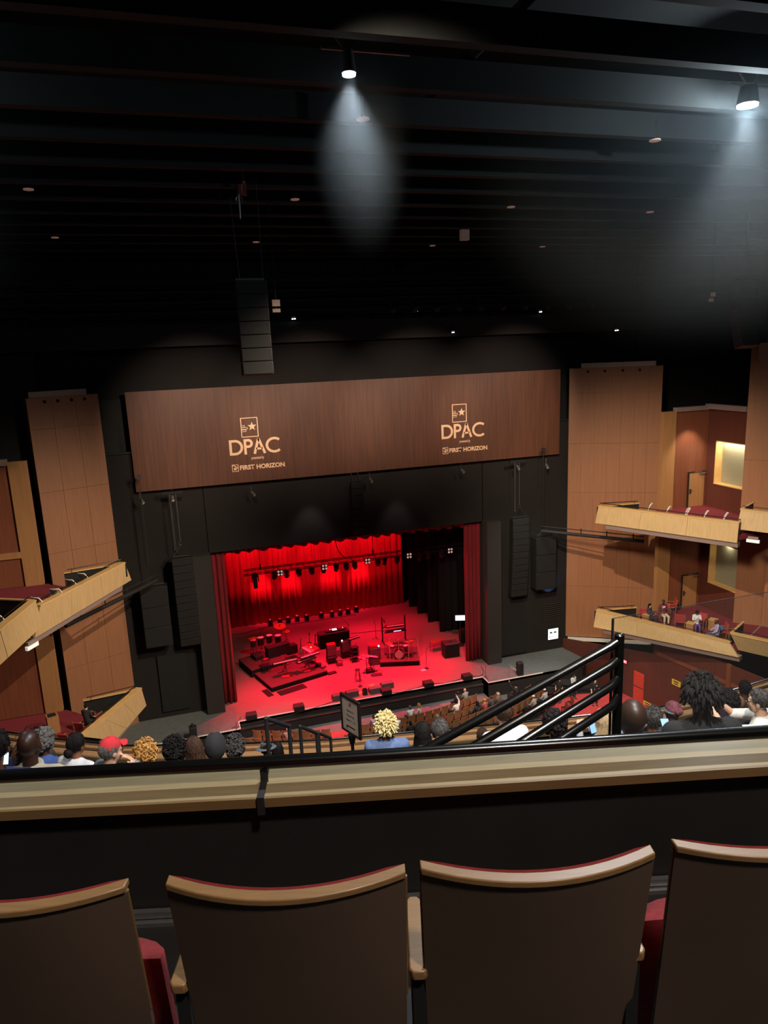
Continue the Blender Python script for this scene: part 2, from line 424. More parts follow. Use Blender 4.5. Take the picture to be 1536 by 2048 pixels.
# tower walls ------------------------------------------------------------------------------
def tower(name, label, a, b, zb, zt, rows, ncol, dots=True, cap=True, back=1):
    a, b = V((a[0], a[1], 0)), V((b[0], b[1], 0)); u = (b - a).normalized(); L = (b - a).length
    n = V((-u.y, u.x, 0)) * back                                 # away from the audience
    if n.y < 0: n = -n
    zz = [zb] + sorted(r for r in rows if zb + .3 < r < zt - .3) + [zt]
    mb = MB()
    for i in range(ncol):
        s0, s1 = L * i / ncol + .006, L * (i + 1) / ncol - .006
        for z0, z1 in zip(zz, zz[1:]):
            q = [a + u * s0 + V((0, 0, z0 + .006)), a + u * s1 + V((0, 0, z0 + .006)), a + u * s1 + V((0, 0, z1 - .006)), a + u * s0 + V((0, 0, z1 - .006))]
            mb.slab(q, n * .06)
    w = struct(mb.obj(name, M_tower, smooth=0), label, 'wall')
    bk = MB().slab([a + n * .05 + V((0, 0, zb)), b + n * .05 + V((0, 0, zb)), b + n * .05 + V((0, 0, zt)), a + n * .05 + V((0, 0, zt))], n * .55)
    bk.obj('wall_backing', M_tower, w, smooth=0)
    if dots:
        for f in (.2, .385, .575, .755):
            p = a + u * L * f + V((0, 0, zt - .22))
            MB().cyl(p - n * .02, p + n * .03, .09, n=16).obj('port', M_black, w)
    if cap:
        q = [a + u * L * .13 + n * .3 + V((0, 0, zt)), a + u * L * .93 + n * .3 + V((0, 0, zt)), a + u * L * .93 + n * .3 + V((0, 0, zt + .3)), a + u * L * .13 + n * .3 + V((0, 0, zt + .3))]
        MB().slab(q, n * .2).obj('cap', mat('cap_cream', (214, 184, 164), .7), w, smooth=0)
    return w
ROWS = [17.8, 14.5, 11.2, 7.9, 4.6]
tower('wall_right_tower', 'tall maple veneer wall panel right of the header', (25.66, 42), (30.64, 39.12), .86, 19.4, ROWS, 7)
tower('wall_left_tower', 'tall maple veneer wall panel left of the header', (-3.13, 42), (-6.45, 40.5), .0, 19.4, ROWS, 3)
tower('wall_right_rear_tower', 'maple veneer wall panel at the right edge beside the box window', (31.6, 33.0), (35.9, 28.9), 3.4, 20.6, [17.4, 14.1], 4, False)
struct(MB().bar((25.75, 41.85, .72), (30.5, 39.0, .72), .3, .16).obj('trim_tower_right', M_white))

# box tiers ----------------------------------------------------------------------------------
def boxtier(side, lvl, ta, tb, ba, bb, floor_poly, zfl, tower_pt, sections=True):
    """front from ta (stage end) to tb, with the lower edge ba, bb"""
    ta, tb, ba = V(ta), V(tb), V(ba); bb = PL(*bb, ba, ba + (tb - ta))
    inw = V((0, 0, 0)); mid = (ta + tb) / 2
    fc = V((sum(p[0] for p in floor_poly) / len(floor_poly), sum(p[1] for p in floor_poly) / len(floor_poly), 0))
    u = (tb - ta); u.z = 0; u.normalize(); n = V((-u.y, u.x, 0))
    if n.dot(fc - mid) < 0: n = -n
    root = thing('box_balustrade', f'sloping pale maple front of the {lvl} {side} box', 'balcony front', (0, 0, 0))
    f = MB(); N = 3
    for i in range(N):
        k0, k1 = i / N, (i + 1) / N
        q = [ba.lerp(bb, k0), ba.lerp(bb, k1), ta.lerp(tb, k1) + V((0, 0, 0)), ta.lerp(tb, k0)]
        e = u * .006
        q = [q[0] + e, q[1] - e, q[2] - e, q[3] + e]
        f.slab(q, n * .12)
    f.obj('fascia', M_fascia, root, smooth=0)
    MB().bar(ta + n * .1 + V((0, 0, .02)), tb + n * .1 + V((0, 0, .02)), .3, .05).obj('cap_rail', M_trim, root, bevel=.01) if False else \
    MB().slab([ta - n * .03, tb - n * .03, tb + n * .30, ta + n * .30], (0, 0, .05)).obj('cap_rail', M_trim, root, smooth=0)
    MB().slab([ta + n * .14 - V((0, 0, .02)), tb + n * .14 - V((0, 0, .02)), V((tb.x, tb.y, zfl)) + n * .14, V((ta.x, ta.y, zfl)) + n * .14], n * .03).obj('inner_panel', M_black, root, smooth=0)
    hr = MB(); p0, p1 = ta + n * .28 + V((0, 0, .16)), tb + n * .28 + V((0, 0, .16))
    hr.tube([p0, p1], .022, 8)
    for k in (.02, .25, .5, .75, .98): hr.cyl(p0.lerp(p1, k), p0.lerp(p1, k) - V((0, 0, .14)), .012, n=6)
    hr.obj('handrail', M_metal if False else M_glossblk, root)
    MB().slab([ba + n * .10 + u * .6 - V((0, 0, .02)), bb + n * .10 - V((0, 0, .02)), bb + n * .16 - V((0, 0, .30)), ba + n * .16 + u * .6 - V((0, 0, .30))], n * .4).obj('soffit_band', M_mauve, root, smooth=0)
    # return to the tower
    tp = V((tower_pt[0], tower_pt[1], ta.z))
    m2 = MB().slab([ta + V((0, 0, -.02)), tp + V((0, 0, -.02)), V((tp.x, tp.y, zfl)), V((ta.x, ta.y, zfl))], -u * .1)
    m2.obj('return_panel', M_black, root, smooth=0)
    MB().bar(ta + V((0, 0, .0)), tp + V((0, 0, .0)), .16, .05).obj('return_rail', M_trim, root)
    r2 = MB(); r2.tube([ta + V((0, 0, .16)) + n * .2, tp + V((0, 0, .16)) - n * .2], .02, 8)
    for k in (.08, .92):
        c = (ta + n * .2).lerp(tp - n * .2, k); r2.cyl(c, c + V((0, 0, .16)), .012, n=6)
    r2.obj('return_handrail', M_glossblk, root)
    fl = struct(MB().prism(floor_poly, zfl - .25, zfl).obj(f'floor_box_{lvl}_{side}', M_carpet))
    c0 = [V((p[0], p[1], 0)) for p in floor_poly]
    s2 = MB().prism([(p.lerp(fc, .25).x, p.lerp(fc, .25).y) for p in c0], ba.z - .32, zfl - .24)
    struct(s2.obj(f'ceiling_box_{lvl}_{side}', M_mauve))
    return root, n, u
fpR = [(24.25, 36.2), (28.13, 29.5), (33.2, 30.4), (31.9, 36.3), (27.4, 36.3), (26.8, 35.9)]
fpL = [(-2.5, 35.9), (-5.1, 35.4), (-6.0, 36.35), (-10.2, 36.35), (-10.4, 29.5), (-5.9, 30.3)]
boxtier('right', 'upper', (24.2, 36.2, 11.5), (28.13, 29.42, 11.5), PZ(1190, 1046, 10.5), (1474, 1086), fpR, 10.8, (26.8, 35.9))
boxtier('right', 'lower', (24.17, 36.14, 5.0), (27.76, 29.12, 5.0), PZ(1187, 1254, 4.0), (1477, 1315), fpR, 4.2, (26.7, 35.65))
boxtier('left', 'upper', (-2.4, 35.87, 11.5), PZ(80, 1213, 11.5), PZ(263, 1160, 10.5), (70, 1276), fpL, 10.8, (-5.09, 35.36))
boxtier('left', 'lower', (-2.34, 35.63, 5.0), PZ(168, 1474, 5.0), PZ(293, 1411, 4.05), (232, 1481), fpL, 4.2, (-5.04, 35.36))
# the next sections of the box fronts, a step nearer and a little higher
def section(label, ta, tb, ba, bb, n):
    ta, tb, ba, bb, n = V(ta), V(tb), V(ba), V(bb), V(n).normalized()
    root = thing('box_balustrade', label, 'balcony front')
    f = MB()
    for i in range(3):
        k0, k1 = i / 3 + .002, (i + 1) / 3 - .002
        f.slab([ba.lerp(bb, k0), ba.lerp(bb, k1), ta.lerp(tb, k1), ta.lerp(tb, k0)], n * .12)
    f.obj('fascia', M_fascia, root, smooth=0)
    MB().slab([ta - n * .03, tb - n * .03, tb + n * .3, ta + n * .3], (0, 0, .05)).obj('cap_rail', M_trim, root, smooth=0)
    hr = MB(); p0, p1 = ta + n * .3 + V((0, 0, .16)), tb + n * .3 + V((0, 0, .16)); hr.tube([p0, p1], .022, 8)
    for k in (.05, .35, .65, .95): hr.cyl(p0.lerp(p1, k), p0.lerp(p1, k) - V((0, 0, .14)), .012, n=6)
    hr.obj('handrail', M_glossblk, root)
    d = (ta - tb).normalized()
    MB().slab([ba + n * .15, bb + n * .15, bb + n * 4, ba + n * 4], (0, 0, .2)).obj('soffit', M_mauve, root, smooth=0)
    MB().slab([ba - d * .15 + V((0, 0, .3)) + n * .15, bb + V((0, 0, .3)) + n * .15, bb + V((0, 0, .3)) + n * 3.5, ba - d * .15 + V((0, 0, .3)) + n * 3.5], (0, 0, -.05)).obj('deck', M_carpet, root, smooth=0)
    # end panel with its own rail
    MB().slab([ta + n * .1, ta + n * 2.2, V((ta.x, ta.y, ba.z + .2)) + n * 2.2, V((ta.x, ta.y, ba.z + .2)) + n * .1], d * .05).obj('return_panel', M_black, root, smooth=0)
    MB().bar(ta + n * .1 + V((0, 0, .02)), ta + n * 2.2 + V((0, 0, .02)), .12, .05).obj('return_rail', M_trim, root)
    return root
s_a = PZ(1481, 1020, 12.1); s_b = s_a + (V((28.13, 29.42, 0)) - V((24.2, 36.2, 0))).normalized() * 6
section('pale maple front of the upper box at the right edge, nearest section', s_a, s_b, PZ(1472, 1058, 11.1), PZ(1472, 1058, 11.1) + (s_b - s_a), (.87, .5, 0))
s_a = PZ(1461, 1268, 5.5); s_b = s_a + (V((28.13, 29.42, 0)) - V((24.2, 36.2, 0))).normalized() * 6
section('pale maple front of the lower box at the right edge, nearest section', s_a, s_b, PZ(1476, 1300, 4.55), PZ(1476, 1300, 4.55) + (s_b - s_a), (.87, .5, 0))
s_a = PZ(72, 1202, 12.0); s_b = PZ(0, 1261, 12.0); s_b = s_a + (s_b - s_a) * 3
b_a = PZ(86, 1251, 11.0)
section('pale maple front of the upper box at the left edge, nearest section', s_a, s_b, b_a, b_a + (s_b - s_a), (-.87, .5, 0))

for lab, x, y in (('white light box under the upper box front at the right edge', 1506, 1082), ('white light box under the upper box front at the left edge', 64, 1292)):
    q = PZ(x, y, 10.55 if x > 700 else 10.3); o = thing('soffit_light', lab, 'light', q, R_(-60) if x > 700 else R_(60))
    MB().box((0, 0, 0), (.62, .12, .16)).obj('diffuser', mat('diffuser_white', (240, 238, 232), .5, emit=(240, 236, 228), estr=.45), o); MB().box((0, 0, .15), (.5, .1, .16)).obj('mounting', M_mauve, o)
# walls behind the boxes -----------------------------------------------------------------------
def wallslab(name, p, q, z0, z1, m, d, label=None):
    o = MB().slab([(p[0], p[1], z0), (q[0], q[1], z0), (q[0], q[1], z1), (p[0], p[1], z1)], d).obj(name, m, smooth=0)
    return struct(o, label)
for nm, z0, z1 in (('upper', 10.8, 16.8), ('lower', 4.2, 10.3)):
    wallslab(f'wall_box_{nm}', (29.4, 36.25), (31.86, 36.25), z0, z1, M_wallwood, (0, .15, 0))
    wallslab(f'trim_pilaster_{nm}', (28.5, 36.15), (29.42, 36.15), z0, z1, M_pil, (0, .3, 0))
    # side wall with its recessed acoustic panel: built around the opening
    zo0, zo1 = (12.27, 14.93) if nm == 'upper' else (5.95, 8.7)
    Y0, Y1, ya, yb = 36.3, 32.75, 35.55, 33.0
    mb = MB()
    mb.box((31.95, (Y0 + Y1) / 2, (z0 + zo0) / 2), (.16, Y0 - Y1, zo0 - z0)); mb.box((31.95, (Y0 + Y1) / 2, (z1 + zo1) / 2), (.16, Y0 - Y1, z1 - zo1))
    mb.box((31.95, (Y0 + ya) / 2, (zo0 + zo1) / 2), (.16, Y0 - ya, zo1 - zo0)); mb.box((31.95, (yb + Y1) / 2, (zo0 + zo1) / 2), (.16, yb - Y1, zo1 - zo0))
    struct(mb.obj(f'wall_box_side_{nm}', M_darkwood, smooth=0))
    w = struct(MB().box((32.36, (ya + yb) / 2, (zo0 + zo1) / 2), (.04, ya - yb, zo1 - zo0)).obj('window_1' if nm == 'upper' else 'window_2', M_fabric))
    fr = MB(); t = .05
    fr.box((32.1, ya - t / 2, (zo0 + zo1) / 2), (.52, t, zo1 - zo0)); fr.box((32.1, yb + t / 2, (zo0 + zo1) / 2), (.52, t, zo1 - zo0))
    fr.box((32.1, (ya + yb) / 2, zo0 + t / 2), (.56, ya - yb, t)); fr.box((32.1, (ya + yb) / 2, zo1 - t / 2), (.52, ya - yb, t))
    fr.obj('window_frame', M_trim, w, smooth=0)
    # door with lever and closer
    zd = z0; x0, x1 = (30.56, 31.72) if nm == 'upper' else (30.47, 31.6)
    dr = struct(MB().box(((x0 + x1) / 2, 36.22, zd + 1.08), (x1 - x0, .06, 2.14)).obj('door_1' if nm == 'upper' else 'door_2', M_pil, smooth=0))
    MB().box((x0 - .03, 36.2, zd + 1.1), (.06, .1, 2.2)).obj('door_frame', M_black, dr); MB().box(((x0 + x1) / 2, 36.2, zd + 2.18), (x1 - x0 + .1, .1, .05)).obj('door_frame', M_black, dr)
    hb_ = MB().box((x0 + .12, 36.16, zd + 1.0), (.1, .04, .28)); hb_.cyl((x0 + .12, 36.13, zd + 1.02), (x0 + .26, 36.13, zd + 1.02), .015, n=8); hb_.obj('door_handle', M_metal, dr)
    cl = MB().box((x1 - .2, 36.12, zd + 2.08), (.34, .1, .12)); cl.bar((x1 - .3, 36.12, zd + 2.18), (x1 - .75, 36.16, zd + 2.2), .03, .03); cl.obj('door_closer', M_alu, dr)
wallslab('trim_box_cornice', (29.38, 36.1), (31.9, 36.1), 16.75, 17.0, M_mauve, (0, .35, 0))
struct(MB().box((31.8, 34.75, 16.95), (.35, 3.2, .3)).obj('trim_box_cornice_side', M_mauve))
struct(MB().box((31.95, 36.35, 13), (.14, .3, 8)).obj('trim_corner', M_darkwood))
struct(MB().box((36, 41.6, 12), (11, .3, 30)).obj('wall_behind_box_right', M_black))
# left boxes
for nm, z0, z1 in (('upper', 10.8, 16.75), ('lower', 4.2, 10.3)):
    wallslab(f'wall_box_left_{nm}', (-12, 36.4), (-6.9, 36.4), z0, z1, M_wallwood, (0, .15, 0))
    wallslab(f'trim_pilaster_left_{nm}', (-6.95, 36.3), (-6.15, 36.3), z0, z1, M_pil, (0, .3, 0))
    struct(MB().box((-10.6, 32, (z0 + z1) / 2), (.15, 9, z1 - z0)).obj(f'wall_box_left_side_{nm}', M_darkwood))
wallslab('trim_box_belt_left', (-12, 36.3), (-6.95, 36.3), 12.2, 12.5, M_pil, (0, .12, 0))
wallslab('trim_box_cornice_left', (-12, 36.2), (-6.95, 36.2), 16.6, 16.9, M_mauve, (0, .3, 0))
struct(MB().box((-11.5, 41.6, 12), (11, .3, 30)).obj('wall_behind_box_left', M_black))
# wall below the lower box on the right, with the red door
wA, wB = (25.45, 42.0), (28.3, 27.0)
LW = V((wB[0] - wA[0], wB[1] - wA[1], 0)).normalized(); LN = V((-LW.y, LW.x, 0))
if LN.x < 0: LN = -LN
wM = PL(1306, 1330, wA, wB); wM = (wM.x, wM.y)
wallslab('wall_lower_right', wM, wB, -1.3, 3.7, M_darkwood, LN * .15)
struct(MB().slab([(wA[0], wA[1], -1.3), (wM[0], wM[1], -1.3), (wM[0], wM[1], 2.45), (wA[0], wA[1], .72)], LN * .15).obj('wall_lower_right_front', M_darkwood, smooth=0))
for z, h in ((2.55, .22),):
    a = PL(1315, 1320, wA, wB)
    o = MB().slab([(a.x - .02, a.y, z), (wB[0] - .02, wB[1], z), (wB[0] - .02, wB[1], z + h), (a.x - .02, a.y, z + h)], -LN * .05)
    struct(o.obj('trim_belt_right', M_wallwood, smooth=0))
for px_ in (1460,):
    a = PL(px_, 1345, wA, wB); struct(MB().box((a.x - .05, a.y, 1.3), (.12, .3, 5)).obj('trim_post_right', M_wallwood))
# soffit block under the tower
struct(MB().slab([(27.6, 40.2, .75), (30.5, 36.2, .75), (30.5, 36.2, -.1 + .85), (27.6, 40.2, .75)], (0, 0, .02)).obj('trim_soffit', M_wallwood, smooth=0)) if False else None
a, b = PL(1269, 1340, wA, wB), PL(1289, 1345, wA, wB)
dr = struct(MB().slab([(a.x, a.y, -1.05), (b.x, b.y, -1.05), (b.x, b.y, a.z), (a.x, a.y, a.z)], -LN * .05).obj('door_3', mat('red_door', (205, 70, 52), 0.5), smooth=0))
MB().bar((b.x - .06, b.y, -.1), (a.x - .06, a.y, -.1), .04, .03).obj('push_bar', M_metal, dr)

# ceiling ----------------------------------------------------------------------------------------
struct(MB().box((10.9, 18.5, 27.6), (60, 50, .2)).obj('ceiling', M_ceil))
ZB = 26.2
for k in range(-4, 13):
    Yb = 13.05 + 2.31 * k
    if Yb > 41 or Yb < 4: continue
    struct(MB().box((10.9, Yb, ZB + .3), (57, .28, .6)).obj('ceiling_beam', M_beam))
struct(MB().box((10.9, 41.2, 22.25), (57, 1.4, 1.1)).obj('beam_catwalk', M_portal))
for k, z in enumerate((23.4, 23.9, 24.4, 24.9)):
    struct(MB().box((10.9, 40.6 - .3 * k, z), (57, .08, .08)).obj('trim_catwalk_rail', M_beam))
struct(MB().box((10.9, -3, 12), (60, .4, 31)).obj('wall_rear', M_black))
# ================================================================== FOREGROUND: front row of the upper balcony
ZF = 19.06                                    # floor of the row in front
AL = R_(-15.3)
U = V((math.cos(AL), math.sin(AL), 0)); Wd = V((-math.sin(AL), math.cos(AL), 0))   # along the row, towards the stage
def loc(u, w, z): p = U * u + Wd * w; return V((p.x, p.y, z))
struct(MB().prism([tuple(loc(-4, 1.1, 0))[:2], tuple(loc(4.5, 1.1, 0))[:2], tuple(loc(4.5, 2.2, 0))[:2], tuple(loc(-4, 2.2, 0))[:2]], ZF - .25, ZF).obj('floor_front_row', M_black))
struct(MB().prism([tuple(loc(-4, -2.2, 0))[:2], tuple(loc(4.5, -2.2, 0))[:2], tuple(loc(4.5, 1.12, 0))[:2], tuple(loc(-4, 1.12, 0))[:2]], ZF - .25, ZF + .02).obj('floor_second_row', M_black))
struct(MB().prism([tuple(loc(-4, -2.2, 0))[:2], tuple(loc(4.5, -2.2, 0))[:2], tuple(loc(4.5, .35, 0))[:2], tuple(loc(-4, .35, 0))[:2]], ZF, ZF + .42).obj('floor_camera_row', M_black))
# parapet in three straight lengths, mitred
NE = [V((-2.6, 3.0, 0)), V((.19, 2.205, 0)), V((1.975, 1.735, 0)), V((4.4, 1.02, 0))]
def offs(pts, d):
    out = []
    for i, p in enumerate(pts):
        a = pts[max(i - 1, 0)]; b = pts[min(i + 1, len(pts) - 1)]
        t = (b - a).normalized(); n = V((-t.y, t.x, 0)); out.append(p + n * d)
    return out
FE = offs(NE, .212); ZT = 19.55
for i, nm in enumerate(('left', 'middle', 'right')):
    a, b, c, d = NE[i], NE[i + 1], FE[i + 1], FE[i]
    t = (b - a).normalized() * .006
    lab = {'left': 'wooden parapet ledge left of the strap joint, under black rail', 'middle': 'long wooden parapet ledge right of the strap joint, under black rail', 'right': 'wooden parapet ledge beyond the mitre at the right edge'}[nm]
    le = thing('parapet_ledge', lab, 'ledge', (a.x, a.y, ZT - .05), math.atan2((b - a).y, (b - a).x))
    q = le.rotation_euler.to_matrix().transposed()
    L2 = lambda p: q @ (p - V((a.x, a.y, 0)))
    pl = [L2(a + t), L2(b - t), L2(c - t), L2(d + t)]
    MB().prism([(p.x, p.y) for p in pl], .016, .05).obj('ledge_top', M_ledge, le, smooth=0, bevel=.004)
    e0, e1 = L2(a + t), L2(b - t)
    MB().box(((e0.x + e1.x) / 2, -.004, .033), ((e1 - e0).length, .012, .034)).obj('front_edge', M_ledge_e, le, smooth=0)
    wb = [NE[i] + (FE[i] - NE[i]) * .19, NE[i + 1] + (FE[i + 1] - NE[i + 1]) * .19, FE[i + 1], FE[i]]
    struct(MB().prism([(p.x, p.y) for p in wb], 17.6, ZT - .034).obj(f'wall_parapet_{nm}', M_black))
    b0, b1 = NE[i] + (FE[i] - NE[i]) * .11, NE[i + 1] + (FE[i + 1] - NE[i + 1]) * .11
    struct(MB().bar((b0.x, b0.y, ZF + .035), (b1.x, b1.y, ZF + .035), .02, .025).obj('baseboard_parapet_' + nm, M_alu))
    struct(MB().bar((b0.x, b0.y, ZF + .008), (b1.x, b1.y, ZF + .008), .05, .016).obj('trim_parapet_' + nm, M_alu))
# rail on straps
RL = [offs(NE, k)[i] for i, k in enumerate((.082, .090, .094, .096))]
rail = thing('balcony_rail', 'gloss black pipe rail running along the wooden parapet', 'rail', (.2, 2.3, ZT))
o0 = V((.2, 2.3, ZT))
pts = []
for i in range(len(RL) - 1):
    for k in range(6): pts.append(RL[i].lerp(RL[i + 1], k / 6))
pts.append(RL[-1]); sm = [pts[0]] + [(pts[i - 1] + pts[i] * 2 + pts[i + 1]) / 4 for i in range(1, len(pts) - 1)] + [pts[-1]]
ZR = 19.622
MB().tube([V((p.x, p.y, ZR)) - o0 for p in sm], .0235, 16).obj('pipe', M_glossblk, rail, smooth=60)
def strap(p_rail, p_near, t):
    s = MB(); n = (p_near - p_rail).normalized()
    s.bar(V((p_rail.x, p_rail.y, ZR)) - o0, V((p_rail.x, p_rail.y, ZT)) - o0, .026, .012)
    s.bar(V((p_rail.x, p_rail.y, ZT + .006)) - o0, V((p_near.x, p_near.y, ZT + .006)) + n * .012 - o0, .012, .026) if False else \
    s.box((V((p_rail.x, p_rail.y, ZT + .006)) + V((p_near.x, p_near.y, ZT + .006))) / 2 + n * .006 - o0, ((p_near - p_rail).length + .024, .022, .008), math.atan2(n.y, n.x))
    s.box(V((p_near.x, p_near.y, ZT - .022)) + n * .016 - o0, (.01, .024, .066), math.atan2(n.y, n.x))
    s.obj('strap', M_blk2, rail)
strap(RL[1], NE[1], 0)
for f in (.5,):
    pass
strap(RL[0].lerp(RL[1], .02), NE[0].lerp(NE[1], .02), 0); strap(RL[2].lerp(RL[3], .3), NE[2].lerp(NE[3], .3), 0)
# seats ------------------------------------------------------------------------------------------------
def make_seat(name, label, cat, backm, group=None, wood=M_seatwood, detail=True):
    t = thing(name, label, cat, group=group)
    H0, H1 = .27, .845
    wd = lambda v: .243 + .011 * v
    def back(u, v, off=0.0):
        x = (u - .5) * 2; z = H0 + (H1 - H0) * v
        return (x * wd(v), -.125 * v + .062 * x * x * (.35 + .65 * v) - .03 + off, z)
    nu = 14 if detail else 6
    MB().shell(lambda u, v: back(u, v), nu, 8 if detail else 3, (0, .014, 0)).obj('back_panel', backm, t)
    def trim(u, v):
        p = back(u, 1.0); return (p[0], p[1] - .006 + .030 * v, p[2] + .002)
    MB().shell(trim, nu, 1, (0, 0, .016)).obj('top_trim', wood, t, bevel=.003 if detail else 0)
    def pad(u, v):
        x = (u - .5) * 2; p = back(.5 + x * .485, .03 + .97 * v, .015)
        return p
    def padth(u, v):
        x = abs(u - .5) * 2; e = min(1, (1 - x) * 7) ** .5 * min(1, (1 - v) * 9 + .05) ** .5
        return (0, .010 + .034 * e, .016 * max(0, v - .8) / .2)
    MB().shell(pad, nu + 2, 10 if detail else 4, padth).obj('back_cushion', M_seatred, t, smooth=60)
    if detail:
        for s in (-1, 1):
            MB().tube([V(back(.5 + s * .5, v / 8, .007)) for v in range(3, 9)], .004, 6).obj('side_trim', M_ledge_e, t)
    # seat pan, tipped up
    def pan(u, v):
        x = (u - .5) * 2; return (x * .235, .085 + .05 * (1 - v) , .12 + .385 * v)
    def panth(u, v):
        x = abs(u - .5) * 2; e = (max(0, 1 - x ** 4) * max(0, 1 - abs(2 * v - 1) ** 4)) ** .5
        return (0, .03 + .085 * e, .02 * e)
    MB().shell(pan, 12 if detail else 5, 10 if detail else 4, panth).obj('seat_cushion', M_seatred, t, smooth=70)
    # shared armrest on the right-hand side, on a black end standard
    a = MB(); y0, y1, x0 = -.05, .185, .277
    prof = [(x0 - .022, y0 + .012), (x0 - .014, y0), (x0 + .014, y0), (x0 + .022, y0 + .012), (x0 + .02, y1 - .015), (x0 + .010, y1), (x0 - .010, y1), (x0 - .02, y1 - .015)]
    a.prism(prof, .535, .56).obj('armrest', wood, t, bevel=.004 if detail else 0)
    MB().box((x0, .07, .27), (.03, .2, .53)).box((x0, .08, .03), (.045, .3, .03)).obj('arm_standard', M_black, t)
    return t
seat0 = make_seat('theater_seat', 'theater seat in the nearest row, second back from the left edge, whole top trim seen', 'seat', M_seatback, 'seat backs in the nearest row')
c2 = V((.16, 1.365, 0)); ang2 = -16.2
spots = []
cpos = c2.copy(); ang = ang2
spots.append((c2, ang2))
p = c2.copy(); a = ang2
for k in range(1, 4):
    a2 = a + 1.5; m = R_((a + a2) / 2); p = p + V((math.cos(m), math.sin(m), 0)) * (.540 + .020 * (k - 1)); a = a2; spots.append((p.copy(), a))
p = c2.copy(); a = ang2
for k in range(1, 3):
    a2 = a - 1.3; m = R_((a + a2) / 2); p = p - V((math.cos(m), math.sin(m), 0)) * .592; a = a2; spots.append((p.copy(), a))
labs = [None, 'theater seat in the nearest row with a wooden armrest along its left side', 'theater seat in the nearest row cut by the right edge, red side showing', None, 'theater seat in the nearest row cut by the left edge of the picture', None]
for i, (q, a) in enumerate(spots):
    if i in (3, 5): continue
    f = V((-math.sin(R_(a)), math.cos(R_(a)), 0))
    q = q + f * {0: .064, 1: .072, 2: .086, 4: .06}[i]                                   # the top edge leans back behind the base
    if i == 0: seat0.location = (q.x, q.y, ZF); seat0.rotation_euler.z = R_(a)
    else:
        c = dup(seat0, (q.x, q.y, ZF), R_(a), labs[i])
        for ch in c.children:
            if ch.name.startswith(('armrest', 'arm_standard')): ch.location.x += {1: -.032, 2: 0, 4: .045}[i]
# paper scraps on the dark parapet wall and floor
for k, (x, y) in enumerate([(456, 1661), (605, 1643), (788, 1637), (780, 1693), (1003, 1682), (1467, 1613), (1471, 1657)]):
    q0 = PL(x, y, tuple(NE[1] + V((.03, .06, 0)))[:2], tuple(NE[2] + V((.03, .06, 0)))[:2]) if x > 515 else PL(x, y, tuple(NE[0] + V((.02, .05, 0)))[:2], tuple(NE[1] + V((.02, .05, 0)))[:2])
    o = MB().box((0, 0, 0), (.008, .003, .003)).obj('wall_speck', M_paper)
    o.location = q0; o.rotation_euler = (.3 * k, 0, .8 * k)
    tag(o, f'tiny pale paper speck on the black parapet wall, {ORD[k]} from the left', 'speck', 'pale specks on the parapet wall')

# guard rail with four sloping pipes and the glass pane right of its post -------------------------------------
gr = thing('stair_guard', 'black guard of four sloping pipes on a post, before the orchestra', 'guard rail', tuple(PD(1240, 1465, 3.75)))
o0 = gr.location.copy()
pt = PD(1239, 1270, 3.85); DP = 3.85
MB().cyl(pt - o0 + V((0, 0, .0)), V((pt.x, pt.y, 18.35)) - o0, .026, n=16).ell(pt - o0, (.027, .027, .01)).obj('post', M_glossblk, gr)
for k, (x0, y0, x1, y1) in enumerate([(1232, 1287, 840, 1505), (1230, 1327, 935, 1500), (1230, 1368, 1010, 1505), (1230, 1408, 1090, 1500)]):
    a, b = PD(x0, y0, DP), PD(x1, y1, DP - .12 - .0 * k)
    b = a + (b - a) * 1.12
    kn = a + (pt - a) * V((1, 1, 0)).length * 0
    MB().tube([V((pt.x, pt.y, a.z + .012)) - o0, a.lerp(b, .03) - o0, b - o0], .0235 if k < 3 else .022, 14).obj('pipe', M_glossblk, gr, smooth=60)
gp = thing('glass_guard', 'clear glass guard pane with black edge right of the pipe post', 'glass pane', tuple(PD(1226, 1440, 3.9)))
o0 = gp.location.copy()
g0, g1 = PD(1226, 1237, 3.9), PD(1600, 1208, 4.3); zb = 18.5
g1.z = g0.z
gd = (g1 - g0); gd.z = 0; gn = V((-gd.y, gd.x, 0)).normalized() * .01
MB().slab([V((g0.x, g0.y, zb)) - o0, V((g1.x, g1.y, zb)) - o0, g1 - o0, g0 - o0], gn).obj('pane', M_glass, gp, smooth=0)
MB().bar(g0 - o0, V((g0.x, g0.y, zb)) - o0, .010, .010).bar(g0 - o0, g1 - o0, .0016, .003).obj('pane_edge', M_black, gp)

# lower rows of the tier in front: stepped floors and the far parapet
ZROW = lambda k: 17.40 - .527 * k
ctr = V((5.2, 21.5, 0))
def arcpoly(r0, r1, a0=-145, a1=-55, n=24):
    o = [(ctr.x + r0 * math.cos(R_(a0 + (a1 - a0) * i / n)), ctr.y + r0 * math.sin(R_(a0 + (a1 - a0) * i / n))) for i in range(n + 1)]
    q = [(ctr.x + r1 * math.cos(R_(a1 + (a0 - a1) * i / n)), ctr.y + r1 * math.sin(R_(a1 + (a0 - a1) * i / n))) for i in range(n + 1)]
    return o + q
FP = [(-4.6, 10.2), (-2.02, 8.36), (-1.53, 8.02), (-.72, 7.54), (.2, 7.2), (1.4, 6.85), (3.39, 6.45), (4.8, 6.2), (5.6, 6.17), (6.6, 6.29), (8.2, 6.7)]
KP_ = 1.8875; ZP = 13.45; FPv = [V((p[0] * KP_, p[1] * KP_, 0)) for p in FP]
def strip(mb, A, B, z0, z1):
    for i in range(len(A) - 1):
        mb.prism([(A[i].x, A[i].y), (A[i + 1].x, A[i + 1].y), (B[i + 1].x, B[i + 1].y), (B[i].x, B[i].y)], z0, z1)
    return mb
